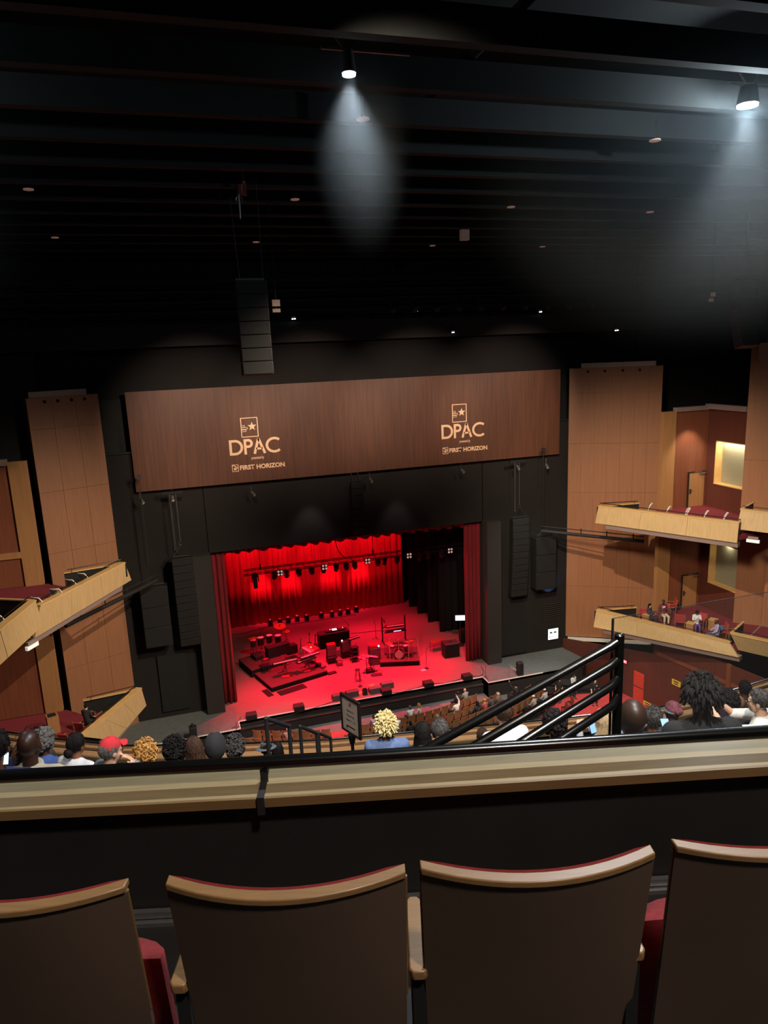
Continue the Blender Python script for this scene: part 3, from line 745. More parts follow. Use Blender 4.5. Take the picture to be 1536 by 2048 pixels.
fpar = thing('tier_parapet', 'curved wooden parapet with black rail at the front of the lower rows', 'ledge', (0, 0, 0))
strip(strip(MB(), offs(FPv, -.42), offs(FPv, -.26), ZP - .085, ZP - .04), offs(FPv, -.17), offs(FPv, .0), ZP - .085, ZP - .03).obj('ledge_top', M_pil, fpar, smooth=0)  # gap between the two strips stands for the rail's shadow
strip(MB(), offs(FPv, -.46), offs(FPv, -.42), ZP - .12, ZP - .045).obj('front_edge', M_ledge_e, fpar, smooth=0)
MB().tube([V((p.x, p.y, ZP + .02)) for p in offs(FPv, -.06)], .022, 8).obj('rail', M_glossblk, fpar)
struct(strip(MB(), offs(FPv, -.38), offs(FPv, .02), ZP - 1.4, ZP - .1).obj('wall_tier_front', M_portal2))
for k in range(10):
    w0 = 3.55 + .92 * k; q = [loc(-7 - .6 * k, w0 + .0, 0), loc(7 + .6 * k, w0, 0), loc(7 + .6 * k, w0 + (.92 if k < 9 else .6), 0), loc(-7 - .6 * k, w0 + (.92 if k < 9 else .6), 0)]
    struct(MB().prism([(c.x, c.y) for c in q], ZROW(k) - 1.0, ZROW(k)).obj('floor_tier', M_black, smooth=0))

# stepped handrails in the middle aisle
hrails = [((532, 1437), (578, 1452), 8.2, 8.6, .024), ((600, 1453), (633, 1466), 9.7, 10.1, .024), ((637, 1466), (661, 1476), 11.2, 11.6, .023)]
for k, (a, b, d0, d1, r) in enumerate(hrails):
    A, B = PD(*a, d0), PD(*b, d1)
    h = thing('aisle_handrail', f'short black aisle handrail between the rows, {ORD[k]} from the left', 'handrail', (A.x, A.y, A.z - .95), group='aisle handrails')
    o0 = h.location.copy()
    MB().tube([A - o0, B - o0], r * 1.05, 10).obj('top_pipe', M_blk2, h)
    MB().cyl(A - o0, V((A.x, A.y, A.z - .95)) - o0, r, n=10).ell(A - o0, r * 1.1).obj('post', M_blk2, h)
    MB().cyl(B - o0, V((B.x, B.y, A.z - 1.1)) - o0, r, n=10).ell(B - o0, r * 1.1).obj('post', M_blk2, h)
# framed notice on a stand
T0 = PD(681, 1384, 8.6); T1 = PZ(719, 1406, T0.z)
sg = thing('floor_sign', 'dark-framed notice with an arrow on a black stand in the aisle', 'sign', ((T0.x + T1.x) / 2, (T0.y + T1.y) / 2, (T0.z - 1.15)))
ux = V((T1.x - T0.x, T1.y - T0.y, 0)); Wg = ux.length; ux.normalize(); sg.rotation_euler.z = math.atan2(ux.y, ux.x)
Hs = (PD(681, 1384, 8.6).z - PL(683, 1455, (T0.x, T0.y), (T1.x, T1.y)).z); zt = T0.z - (T0.z - 1.15); zb = zt - Hs
MB().box((0, 0, (zt + zb) / 2), (Wg - .03, .012, Hs - .03)).obj('board', mat('sign_paper', (186, 166, 150), 0.5), sg)
fr = MB()
for s in (-1, 1): fr.box((s * (Wg / 2 - .014), 0, (zt + zb) / 2), (.03, .03, Hs))
fr.box((0, 0, zt - .014), (Wg, .03, .03)); fr.box((0, 0, zb + .014), (Wg, .03, .03)); fr.obj('frame', mat('frame_darkwood', (40, 26, 24), .35), sg, bevel=.004)
MB().cyl((0, 0, zb), (0, 0, .02), .02, n=12).cyl((0, 0, zb - .12), (0, 0, zb), .03, .05, n=14).cyl((0, 0, 0), (0, 0, .02), .15, n=20).obj('stand', M_glossblk, sg)
y = -.0075
ar = MB(); strokes(ar, [(-.085, 0), (.08, 0)], .016, 0, zb + .09, 1, y); ar.add([(-.105, y, zb + .07), (-.07, y, zb + .088), (-.07, y, zb + .052)], [(0, 1, 2)]); ar.obj('arrow', M_letdark, sg, smooth=0)
for tx, s, zz in (('Section 11', .032, .40), ('Please Wait', .032, .53), ('Seating 11 - 14', .030, .66)):
    lettering(tx, s, M_letdark, sg, (0, y, zt - Hs * zz), align='CENTER', bold=.0006)
MB().box((0, y + .002, zt - Hs * .2), (.035, .004, .04)).obj('crest', mat('crest_red', (120, 70, 64), .7), sg)
# ================================================================== STAGE
def pleat(name, m, x0, x1, y, z0, z1, amp, wl, parent=None, scallop=0.0, label=None, cat=None, seed=1):
    r = random.Random(seed); n = max(24, int((x1 - x0) / wl * 10)); ph = [r.uniform(.75, 1.3) for _ in range(64)]
    mb = MB(); vs = []; acc = 0; nz = 5
    for i in range(n + 1):
        x = x0 + (x1 - x0) * i / n; acc += (x1 - x0) / n / wl * 2 * PI * ph[int(i / n * 63)]
        for j in range(nz):
            v = j / (nz - 1); z = z0 + (z1 - z0) * v
            if j == 0 and scallop: z += scallop * math.sin(acc * .5) * .5
            vs.append((x, y + amp * math.sin(acc) * (1 - .35 * v) + .3 * amp * math.sin(acc * .37 + v), z))
    fs = [(i * nz + j, (i + 1) * nz + j, (i + 1) * nz + j + 1, i * nz + j + 1) for i in range(n) for j in range(nz - 1)]
    mb.add(vs, fs); o = mb.obj(name, m, parent, smooth=180)
    s = o.modifiers.new('thickness', 'SOLIDIFY'); s.thickness = .02
    if label: tag(o, label, cat)
    return o
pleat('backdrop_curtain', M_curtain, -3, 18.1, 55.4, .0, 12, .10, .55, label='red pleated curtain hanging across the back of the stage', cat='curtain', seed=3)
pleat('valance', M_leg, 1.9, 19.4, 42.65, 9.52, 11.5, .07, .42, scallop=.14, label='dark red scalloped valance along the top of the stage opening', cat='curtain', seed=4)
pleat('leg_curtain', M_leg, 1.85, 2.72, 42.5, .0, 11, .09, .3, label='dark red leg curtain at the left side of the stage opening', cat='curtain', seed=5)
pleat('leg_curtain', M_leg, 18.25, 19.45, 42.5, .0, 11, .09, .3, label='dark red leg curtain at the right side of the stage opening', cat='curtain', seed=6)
for k, Yk in enumerate((54.2, 52.4, 50.3, 48.1)):
    pleat('masking_drape', M_blackcloth, 18.2 + .28 * k * .4, 25.8, Yk, 0, 12, .06, .5, label=f'black masking drape in the right wing, {ORD[k]} counted from the red curtain', cat='curtain', seed=10 + k)

# lighting truss -----------------------------------------------------------------------------
YT = 47.0
tl, tr = PY(487, 1146.5, YT), PY(957, 1087, YT); zc = (tl.z + tr.z) / 2
LT = tr.x - tl.x; hh = .17
ts = thing('lighting_truss', 'black box truss hung across the stage with its lamps below', 'truss', (tl.x, YT, zc))
ch = MB()
for sy in (-1, 1):
    for sz in (-1, 1): ch.cyl((0, sy * hh, sz * hh), (LT, sy * hh, sz * hh), .026, n=8)
ch.obj('chord', M_blk2, ts)
lc = MB(); nb = 40
for i in range(nb):
    x0, x1 = LT * i / nb, LT * (i + 1) / nb; s = 1 if i % 2 else -1
    for sy in (-1, 1): lc.cyl((x0, sy * hh, s * hh), (x1, sy * hh, -s * hh), .013, n=5)
    for sz in (-1, 1): lc.cyl((x0, s * hh, sz * hh), (x1, -s * hh, sz * hh), .013, n=5)
lc.obj('lacing', M_blk2, ts)
for i, px_ in enumerate((520, 747, 921)):
    x = PY(px_, 1130, YT).x
    o = MB().cyl((0, 0, .17), (0, 0, 5.4), .02, n=6).cyl((0, 0, .15), (0, 0, .5), .05, n=8).obj('hoist_chain', M_cable)
    o.location = (x, YT, zc); tag(o, f'black hoist chain holding the lighting truss, {ORD[i]} from the left', 'chain', 'truss chains')
cb = [PY(670, 1072, YT - .2), PY(671, 1085, YT - .2), PY(676, 1101, YT - .2), PY(684, 1111, YT - .2), PY(692, 1116, YT - .2)]
o = MB().tube(cb, .03, 6).obj('feed_cable', M_cable); tag(o, 'black feed cable looping down to the lighting truss', 'cable')
def mover(name, label, cat, hang, size=1.0, tilt=20, group=None, long=False):
    t = thing(name, label, cat, group=group); s = size; d = -1 if hang else 1
    MB().box((0, 0, d * .07 * s), (.34 * s, .30 * s, .13 * s)).obj('base', M_blk2, t, bevel=.01)
    y = MB()
    for k in (-1, 1): y.box((k * .17 * s, 0, d * .27 * s), (.05 * s, .12 * s, .30 * s))
    y.box((0, 0, d * .14 * s), (.36 * s, .12 * s, .03 * s)); y.obj('yoke', M_blk2, t, bevel=.008)
    M = MX.Rotation(R_(tilt), 3, 'X'); c = V((0, 0, d * .34 * s)); ax = M @ V((0, 0, d)); L = .42 if long else .17
    h = MB().cyl(c - ax * .15 * s, c + ax * L * s, .125 * s, .11 * s if long else .15 * s, 14).ell(c - ax * .13 * s, .12 * s, None, 12, 7)
    h.obj('head', M_blk2, t)
    MB().cyl(c + ax * L * s, c + ax * (L + .012) * s, .10 * s, n=14).obj('lens', M_lens, t)
    if hang:
        MB().box((0, 0, .05 * s), (.06, .06, .12 * s)).obj('clamp', M_metal, t)
    return t
fl = [(541, 1251), (560.4, 1249), (577, 1246), (594.7, 1243), (614, 1241.5), (643, 1236.5), (664.3, 1233.8), (680.5, 1231), (696.4, 1228.6), (713, 1224.6)]
m0 = mover('moving_head_light', 'x', 'stage light', False, 1.0, 12, 'moving lights on the stage floor')
for i, (x, y) in enumerate(fl):
    q = PZ(x, y, 0); lab = f'moving head light on the stage floor before the red curtain, {ORD[i]} from the left'
    if i == 0: m0.location = q; m0['label'] = lab
    else: dup(m0, q, rnd.uniform(-.5, .5), lab)
hg = [(511, 1166, 1), (549, 1154, 0), (574, 1155.5, 0), (598, 1147, 0), (624, 1148, 0), (647.5, 1143, 0), (673, 1141, 0), (692.5, 1134, 0), (710, 1137, 0), (756.5, 1130, 0), (769.5, 1124, 0), (794.5, 1124, 0), (839, 1117.5, 0), (857.7, 1113.5, 0), (883.7, 1111.5, 0), (934, 1107, 0)]
mh = mover('hanging_wash_light', 'x', 'stage light', True, .95, 25, 'wash lights under the truss')
ml = mover('hanging_profile_light', 'long black moving profile light hung at the left end of the truss', 'stage light', True, 1.25, -5, None, True)
first = True; kk = 0
for i, (x, y, lg) in enumerate(hg):
    q = PY(x, y, YT); loc_ = (q.x, YT, zc - .20)
    if lg: ml.location = loc_; continue
    lab = f'black wash light hung under the lighting truss, {ORD[kk]} from the left'; kk += 1
    if first: mh.location = loc_; mh['label'] = lab; first = False
    else: dup(mh, loc_, rnd.uniform(-.8, .8), lab)
def blinder():
    t = thing('blinder_light', 'x', 'stage light', group='four-lamp blinders on the truss')
    MB().box((0, 0, 0), (.40, .10, .40)).obj('housing', M_blk2, t, bevel=.01)
    for sx in (-1, 1):
        for sz in (-1, 1):
            MB().ell((sx * .105, -.055, sz * .105), (.075, .05, .075), None, 12, 8).obj('lamp', mat('blinder_lamp', (230, 205, 200), .25, emit=(255, 215, 205), estr=.38), t)
    return t
b0 = blinder()
for i, (x, y) in enumerate([(560, 1145.6), (649, 1134), (735, 1122), (818, 1111), (900, 1101)]):
    q = PY(x, y, YT - .3); lab = f'four-lamp blinder on the front of the lighting truss, {ORD[i]} from the left'
    if i == 0: b0.location = q; b0['label'] = lab
    else: dup(b0, q, 0, lab)

# risers ------------------------------------------------------------------------------------
RZ = math.atan2(1.14, 3.92); Ru = V((math.cos(RZ), math.sin(RZ), 0)); Rv = V((-Ru.y, Ru.x, 0)); RO = V((4.95, 42.91, 0))
def RP(u, v, z): return RO + Ru * u + Rv * v + V((0, 0, z))
def riser(name, label, c, w, d, h, rz):
    t = thing(name, label, 'riser', c, rz)
    MB().box((0, 0, h - .03), (w, d, .06)).obj('deck', mat('riser_deck', (70, 58, 56), .6, vary=.15), t, bevel=.005)
    MB().box((0, 0, (h - .07) / 2), (w - .03, d - .03, h - .07)).obj('skirt', M_blackcloth, t)
    return t
riser('stage_riser', 'low black riser at the left of the stage carrying keyboards', RP(2.04, 1.35, 0), 4.08, 2.7, .33, RZ)
riser('stage_riser', 'black riser behind the keyboards carrying the percussion', RP(1.15, 3.95, 0), 2.6, 2.3, .55, RZ)
D0, D1 = PZ(780, 1333, 0), PZ(849, 1330, 0)
DRZ = math.atan2(D1.y - D0.y, D1.x - D0.x); DW = (D1 - D0).length + .35
riser('stage_riser', 'black riser under the drum kit and its clear shield', ((D0.x + D1.x) / 2 - .15, (D0.y + D1.y) / 2 + 1.25, 0), DW, 2.4, .36, DRZ)
for lab, c, sz in (('flat dark mat lying on the stage floor in front of the left riser', RP(1.2, -.45, 0), (1.9, .7)), ('flat dark mat at the front left corner of the keyboard riser', RP(-.25, .1, 0), (.4, 1.1))):
    o = MB().box((0, 0, .006), (sz[0], sz[1], .012)).obj('floor_mat', M_blackcloth); o.location = c; o.rotation_euler.z = RZ; tag(o, lab, 'mat')

# keyboards -----------------------------------------------------------------------------------
def keyboard(label, p, q, depth=.36, body=M_blk2, cat='keyboard', stand=None, tilt=0.0, zfloor=0.0):
    p, q = V(p), V(q); c = (p + q) / 2; d = q - p; L = d.length
    t = thing('keyboard', label, cat, c, math.atan2(d.y, d.x))
    MB().box((0, 0, 0), (L, depth, .09)).obj('body', body, t, bevel=.008)
    MB().box((0, -depth * .22, .05), (L * .94, depth * .42, .02)).obj('white_keys', M_whitekey, t)
    bk = MB(); n = int(L / .04)
    for i in range(n):
        if i % 7 not in (2, 6): bk.box((-L * .46 + L * .92 * (i + .5) / n, -depth * .13, .066), (.012, depth * .24, .018))
    bk.obj('black_keys', M_cable, t)
    MB().box((0, depth * .28, .05), (L * .5, depth * .2, .015)).obj('control_panel', M_grey, t)
    return t
def xstand(label, c, rz, w, h, d=.4):
    t = thing('keyboard_stand', label, 'stand', c, rz)
    for k, s in enumerate((-1, 1)):
        for j, x in enumerate((-.06 + .03 * s, .06 + .03 * s)):
            pass
        MB().bar((x_ := w * .0 + .05 * s, -d * s, .02), (.05 * s, d * s, h), .035, .035).bar((.05 * s - w / 2, -d * s, .02), (.05 * s + w / 2, -d * s, .02), .035, .035).bar((.05 * s - w / 2, d * s, h), (.05 * s + w / 2, d * s, h), .035, .035).obj('leg', M_blk2, t)
    return t
zk = .33
def KP(x, y, z): return PZ(x, y, z)
keyboard('red-lit long keyboard at the front of the left riser', KP(545, 1329, 1.25), KP(594, 1318, 1.25))
keyboard('upper keyboard of the two stacked at the right of the left riser', KP(600, 1316.5, 1.40), KP(637, 1304.5, 1.40))
keyboard('lower keyboard of the two stacked at the right of the left riser', KP(594, 1326, 1.12), KP(630, 1313, 1.12))
xstand('crossed black stand under the long keyboard on the left riser', (KP(569, 1324, 1.2).x, KP(569, 1324, 1.2).y, zk), RZ, .7, .84)
xstand('crossed black stand under the two stacked keyboards on the left riser', (KP(614, 1317, 1.1).x, KP(614, 1317, 1.1).y, zk), RZ, .7, .72)
kb = keyboard('tilted red-lit synthesizer with a lit dial beside the stacked keyboards', KP(611, 1292, 1.35), KP(629, 1302, 1.35), .75, M_redgear); kb.rotation_euler.x = R_(14)
o = MB().cyl((0, .1, .05), (0, .1, .07), .05, n=12).obj('lit_dial', emis('amber_dial', (255, 190, 90), 2.5), kb)
s = thing('keyboard_stand', 'slim black stand under the tilted red-lit synthesizer', 'stand', tuple(V((KP(620, 1297, 1.3).x, KP(620, 1297, 1.3).y, 0))))
for k in (-1, 1): MB().bar((k * .3, 0, 0), (k * .3, 0, 1.28), .04).bar((k * .3, -.3, .02), (k * .3, .3, .02), .04).obj('leg', M_blk2, s)
# small side table with a lit pad at the left of the riser
q = KP(531, 1318, 1.25)
tb = thing('laptop_table', 'small black table with a lit controller at the left end of the riser', 'table', (q.x, q.y, zk), RZ)
MB().box((0, 0, .88), (.5, .4, .03)).obj('tabletop', M_blk2, tb)
for sx in (-1, 1):
    for sy in (-1, 1): MB().cyl((sx * .22, sy * .17, 0), (sx * .22, sy * .17, .87), .014, n=6).obj('leg', M_blk2, tb)
o = MB().box((0, 0, .02), (.28, .2, .03)).cyl((-.08, .02, .03), (-.08, .02, .05), .04, n=10).obj('controller', M_redgear); o.location = (q.x, q.y, zk + .90); o.rotation_euler.z = RZ; tag(o, 'small red-lit controller on the black side table', 'controller')
# things under the keyboards: pedals, bottle, box
for lab, x, y, s, m in (('red-lit pedal board on the riser floor under the long keyboard', 571, 1354, (.5, .3, .08), M_redgear), ('black sustain pedal beside the red-lit pedal board', 584, 1351, (.16, .28, .06), M_blk2), ('pale bottle bag standing on the riser under the keyboards', 594, 1349, (.2, .16, .34), M_grey), ('long red effects pedal on the riser under the stacked keyboards', 613, 1343, (.55, .22, .07), M_redgear), ('white-topped box at the right end of the left riser', 647, 1336, (.32, .22, .16), M_grey), ('crumpled black case at the right end of the left riser', 637, 1333, (.4, .3, .22), M_blk2)):
    q = KP(x, y, zk); o = MB().box((0, 0, s[2] / 2), s).obj('pedal' if 'pedal' in lab else 'stage_case', m, bevel=.02); o.location = q; o.rotation_euler.z = rnd.uniform(-.4, .6); tag(o, lab, 'pedal' if 'pedal' in lab else 'case')

# drums ------------------------------------------------------------------------------------------
def drum(parent, c, r, h, M=None, shell=M_drum):
    M = M or MX.Identity(3); c = V(c); ax = M @ V((0, 0, 1))
    o = MB().cyl(c - ax * h / 2, c + ax * h / 2, r, n=20).obj('drum', shell, parent)
    MB().cyl(c + ax * h / 2, c + ax * (h / 2 + .008), r * .96, n=20).obj('drum_head', M_skinhd, o)
    hp = MB().torus(c + ax * h / 2, r, .012, M, 20, 5).torus(c - ax * h / 2, r, .012, M, 20, 5); hp.obj('hoop', M_alu, o)
    return o
def cymbal(parent, c, r, z, tilt=12, legs=True):
    M = MX.Rotation(R_(tilt), 3, 'X')
    o = MB().lathe([(.005, .05), (.05, .045), (.07, .02), (r, 0), (r, -.006), (.07, .012), (.005, .03)], (c[0], c[1], z), M, 20).obj('cymbal', M_brass, parent)
    s = MB().cyl((c[0], c[1], .1), (c[0], c[1], z + .06), .013, n=6)
    for k in range(3):
        a = 2 * PI * k / 3 + .4; s.cyl((c[0], c[1], .35), (c[0] + .28 * math.cos(a), c[1] + .28 * math.sin(a), .0), .012, n=6)
    s.obj('cymbal_stand', M_metal, parent)
def kit(label, c, rz):
    t = thing('drum_kit', label, 'drum kit', c, rz)
    Mx = MX.Rotation(PI / 2, 3, 'X')
    b = drum(t, (0, 0, .32), .29, .42, Mx)
    for x, z, r in ((-.2, .78, .15), (.17, .79, .165)): drum(t, (x, .08, z), r, .2, MX.Rotation(R_(-18), 3, 'X'))
    drum(t, (.52, .45, .48), .2, .4); drum(t, (-.42, .5, .62), .18, .14)
    cymbal(t, (-.62, .05), .22, 1.08); cymbal(t, (.62, .1), .26, 1.12, -8); cymbal(t, (-.78, .55), .18, .9, 3); cymbal(t, (.88, .5), .24, 1.0, -10)
    th = MB().cyl((0, 1.0, .44), (0, 1.0, .52), .17, n=16).cyl((0, 1.0, .05), (0, 1.0, .45), .025, n=8)
    for k in range(3):
        a = 2 * PI * k / 3; th.cyl((0, 1.0, .2), (.25 * math.cos(a), 1 + .25 * math.sin(a), 0), .014, n=6)
    th.obj('throne', M_blk2, t)
    lg = MB()
    for x in (-.2, .17): lg.cyl((0, .05, .58), (x, .08, .74), .014, n=6)
    for k in range(3):
        a = 2 * PI * k / 3; lg.cyl((.52 + .2 * math.cos(a), .45 + .2 * math.sin(a), 0), (.52 + .2 * math.cos(a), .45 + .2 * math.sin(a), .5), .01, n=6); lg.cyl((-.42 + .14 * math.cos(a), .5 + .14 * math.sin(a), 0), (-.42, .5, .55), .01, n=6)
    lg.obj('hardware', M_metal, t)
    return t
q = PZ(801, 1321, .36); dk = kit('drum kit with a round bass drum behind the clear shield', (q.x + .05, q.y + .45, .36), DRZ)
# percussion on the rear left riser
q = PZ(543, 1300, .55)
pc = thing('percussion_set', 'hand drums and cymbal on stands on the rear left riser', 'drum set', (q.x, q.y + .2, .55), RZ)
for x, y, z, r, h in ((-.5, .1, .62, .17, .45), (-.05, .0, .66, .16, .45), (.38, -.15, .58, .17, .45), (-.85, .3, .5, .15, .4)):
    drum(pc, (x, y, z), r, h)
    lg = MB()
    for k in range(3):
        a = 2 * PI * k / 3; lg.cyl((x + .22 * math.cos(a), y + .22 * math.sin(a), 0), (x + .12 * math.cos(a), y + .12 * math.sin(a), z - h / 2 + .05), .012, n=6)
    lg.obj('leg', M_metal, pc)
cymbal(pc, (.75, .35), .33, 1.12, 14); cymbal(pc, (-1.0, -.05), .24, 1.0, -6); cymbal(pc, (.95, .0), .2, .85, 6)
pc.scale = (1.35, 1.3, 1.2)
MB().cyl((-.1, .75, .45), (-.1, .75, .53), .17, n=14).cyl((-.1, .75, 0), (-.1, .75, .45), .05, n=8).obj('throne', M_blk2, pc)
q = PZ(556, 1309, .55)
o = MB().box((0, 0, .38), (1.7, .55, .76)).obj('equipment_case', M_blk2, bevel=.02); o.location = (q.x, q.y, .55); o.rotation_euler.z = RZ; tag(o, 'black equipment case before the hand drums on the rear left riser', 'case')

for lab, x, y, s in (('black road case at the left edge of the rear riser', 515, 1322, (.6, .9, .5)), ('black road case between the hand drums and the keyboards', 583, 1306, (.8, .5, .62)), ('low black monitor wedge case behind the long keyboard', 531, 1338, (.7, .5, .3))):
    q = PZ(x, y, .33); o = MB().box((0, 0, s[2] / 2), s).box((0, 0, s[2] + .01), (s[0] * .9, s[1] * .9, .03)).obj('road_case', M_blk2, bevel=.02); o.location = q; o.rotation_euler.z = RZ; tag(o, lab, 'case')
# microphone stands and other stands ---------------------------------------------------------------
def micstand(label, c, h, boom=None, rz=0, round_base=False, z=0):
    t = thing('microphone_stand', label, 'microphone stand', (c[0], c[1], z), rz)
    b = MB()
    if round_base: b.cyl((0, 0, 0), (0, 0, .025), .15, n=20)
    else:
        for k in range(3):
            a = 2 * PI * k / 3; b.cyl((0, 0, .12), (.28 * math.cos(a), .28 * math.sin(a), .01), .013, n=6)
    b.obj('base', M_blk2, t)
    MB().cyl((0, 0, .02), (0, 0, h), .014, n=8).obj('pole', M_blk2, t)
    e = V((0, 0, h))
    if boom:
        e = V((boom[0], 0, h + boom[1])); MB().cyl((-.15 * boom[0], 0, h - .15 * boom[1]), e, .01, n=6).obj('boom', M_blk2, t)
    MB().cyl(e, e + V((.08, 0, .12)), .02, .03, 8).ell(e + V((.09, 0, .14)), .036).obj('microphone', M_grey, t)
    return t
q = PZ(853, 1337, 0); micstand('straight microphone stand on a round base right of the drum riser', q, 1.35, None, 0, True)
q = PZ(720.5, 1373, 0); micstand('short microphone stand with a round base in front of the bar stool', q, .95, None, 2, True)
q = PZ(473, 1457, 0); micstand('small microphone stand at the front left corner of the stage', q, .35, (.25, .08), .5)
q = PZ(523, 1300, .55); micstand('boom microphone over the hand drums, left one', q, 1.35, (.3, .1), .2, z=.55)
q = PZ(572, 1296, .55); micstand('boom microphone over the cymbal of the hand drums', q, 1.45, (-.4, .25), .1, z=.55)
q = PZ(698, 1280, 0); micstand('boom microphone rising behind the black desk', q, 1.25, (-.75, .9), .0)
q = PZ(752, 1278, 0); micstand('boom microphone beside the amplifier stack', q, 1.2, (-.2, .15), .8)
q = PZ(1044, 1353, 0)
q = PZ(971, 1356, 0); micstand('thin stand at the right front corner of the stage', q, .62, None, .8)
# bar stool
q = PZ(716, 1361, 0)
st = thing('bar_stool', 'tall backless bar stool at the front centre of the stage', 'stool', q)
MB().cyl((0, 0, .74), (0, 0, .79), .18, n=20).obj('seat', M_blk2, st, bevel=.01)
for k in range(4):
    a = PI / 4 + k * PI / 2; MB().cyl((.12 * math.cos(a), .12 * math.sin(a), .75), (.22 * math.cos(a), .22 * math.sin(a), 0), .016, n=8).obj('leg', M_blk2, st)
MB().torus((0, 0, .28), .19, .012, None, 20, 6).torus((0, 0, .5), .155, .01, None, 20, 6).obj('footring', M_metal, st)
# amplifiers and cabinets
def amp(name, label, c, w, d, h, rz=0, top=None, parts=1, grille=M_grey):
    t = thing(name, label, 'amplifier', c, rz)
    MB().box((0, 0, h / 2), (w, d, h)).obj('cabinet', M_blk2, t, bevel=.012)
    g = h / parts
    for k in range(parts): MB().box((0, -d / 2 - .006, g * (k + .5) - .01), (w * .92, .015, g * .84)).obj('grille', grille, t)
    MB().box((0, -d / 2 - .006, h - .035), (w * .9, .014, .05)).obj('control_panel', M_alu, t)
    MB().bar((-.12, 0, h + .02), (.12, 0, h + .02), .02, .03).obj('handle', M_cable, t)
    return t
q = PZ(666, 1328, 0); amp('bass_cabinet', 'dark speaker cabinet under the left grey guitar amplifier', q + V((0, .3, 0)), .68, .5, .5, .05, grille=M_blackcloth)
amp('guitar_amplifier', 'grey-fronted guitar amplifier with a red-lit top, left of the pair', q + V((0, .3, .5)), .68, .32, .78, .05)
o = MB().box((0, 0, .05), (.6, .34, .1)).obj('amplifier_head', M_redgear, bevel=.01); o.location = q + V((0, .32, 1.30)); tag(o, 'flat red-lit unit on top of the left guitar amplifier', 'amplifier')
q2 = PZ(694, 1316, 0); amp('guitar_amplifier', 'grey-fronted guitar amplifier with a bright lamp, right of the pair', q2 + V((0, .25, .42)), .72, .35, .78, .2)
o = MB().box((0, 0, .21), (.74, .5, .42)).obj('stage_case', M_blackcloth, bevel=.015); o.location = q2 + V((0, .25, 0)); o.rotation_euler.z = .2; tag(o, 'black box under the right grey guitar amplifier', 'case')
o = MB().ell((0, 0, .05), .055).cyl((0, 0, 0), (0, 0, .05), .02, n=8).obj('clip_lamp', emis('lamp_white', (255, 250, 245), 4)); o.location = q2 + V((-.25, .2, 1.22)); tag(o, 'small bright lamp on the right grey guitar amplifier', 'lamp')
q = PZ(752, 1331, 0); bs = amp('bass_stack', 'tall grey bass cabinet stack left of the drum shield', q + V((0, .3, 0)), .78, .5, 1.25, -.05, parts=2)
o = MB().box((0, 0, .09), (.66, .36, .18)).obj('amplifier_head', M_redgear, bevel=.01); o.location = q + V((0, .3, 1.28)); tag(o, 'red-lit amplifier head on the tall bass stack', 'amplifier')
o = MB().ell((0, 0, .0), .06).obj('stage_lamp', emis('lamp_blue', (120, 160, 255), 6)); o.location = q + V((.27, .05, 1.36)); tag(o, 'glowing blue pilot lamp on the tall bass stack', 'lamp')
# black desk with the disc jockey gear
q0, q1 = PZ(640, 1301, 0), PZ(702, 1290, 0)
dz = math.atan2((q1 - q0).y, (q1 - q0).x); dc = (q0 + q1) / 2 + V((0, .55, 0)); dw = (q1 - q0).length * .98
dj = thing('draped_desk', 'black draped desk at the back of the stage, mixing gear on top', 'desk', dc, dz)
MB().box((0, 0, 1.05), (dw, .8, .06)).obj('tabletop', M_blk2, dj); MB().box((0, 0, .51), (dw - .04, .76, 1.02)).obj('drape', M_blackcloth, dj)
for i, (x, w, lab) in enumerate(((-.35, .5, 'black media player on the desk, left of the lit mixer'), (.1, .4, 'brightly lit mixer in the middle of the black desk'), (.62, .5, 'black media player on the desk, right of the lit mixer'))):
    m = thing('media_player' if i != 1 else 'dj_mixer', lab, 'mixing gear', dc + MX.Rotation(dz, 3, 'Z') @ V((x, 0, 1.08)), dz)
    MB().box((0, 0, .06), (w, .4, .12)).obj('body', M_blk2, m, bevel=.01)
    if i == 1: MB().box((0, 0, .125), (.34, .3, .012)).obj('lit_panel', emis('lit_panel', (235, 235, 255), 3.0), m)
    else: MB().cyl((0, -.05, .12), (0, -.05, .14), .11, n=20).obj('platter', M_metal, m); MB().ell((.15, .1, .13), .03).obj('indicator', emis('pilot_pink', (255, 200, 215), 3), m)
# electric guitars on stands
def guitar(label, c, rz, m):
    t = thing('electric_guitar', label, 'guitar', c, rz)
    body = [(0, .02), (.10, .0), (.17, .08), (.15, .2), (.11, .27), (.15, .38), (.10, .44), (.03, .40), (-.03, .40), (-.10, .46), (-.14, .38), (-.11, .27), (-.16, .18), (-.17, .08), (-.10, .0)]
    b = MB(); b.add([(x, -.02, z + .12) for x, z in body] + [(x, .02, z + .12) for x, z in body], [tuple(range(len(body))), tuple(range(2 * len(body) - 1, len(body) - 1, -1))] + [(i, (i + 1) % len(body), len(body) + (i + 1) % len(body), len(body) + i) for i in range(len(body))])
    b.obj('guitar_body', m, t, bevel=.008)
    MB().box((0, -.025, .78), (.05, .025, .66)).obj('neck', M_seatwood, t); MB().box((0.02, -.02, 1.18), (.09, .02, .18)).obj('headstock', m, t)
    MB().box((0, -.028, .3), (.14, .01, .2)).obj('pickguard', M_white, t)
    s = MB()
    for k in (-1, 1): s.cyl((k * .2, .0, 0), (k * .06, .08, .45), .012, n=6)
    s.cyl((0, .3, 0), (0, .06, .9), .012, n=6).bar((-.16, -.06, .1), (.16, -.06, .1), .02); s.obj('stand', M_blk2, t)
    return t
q = PZ(603, 1309, 0); guitar('pale green electric guitar on a stand behind the keyboards', q, .1, mat('seafoam', (150, 165, 140), .3))
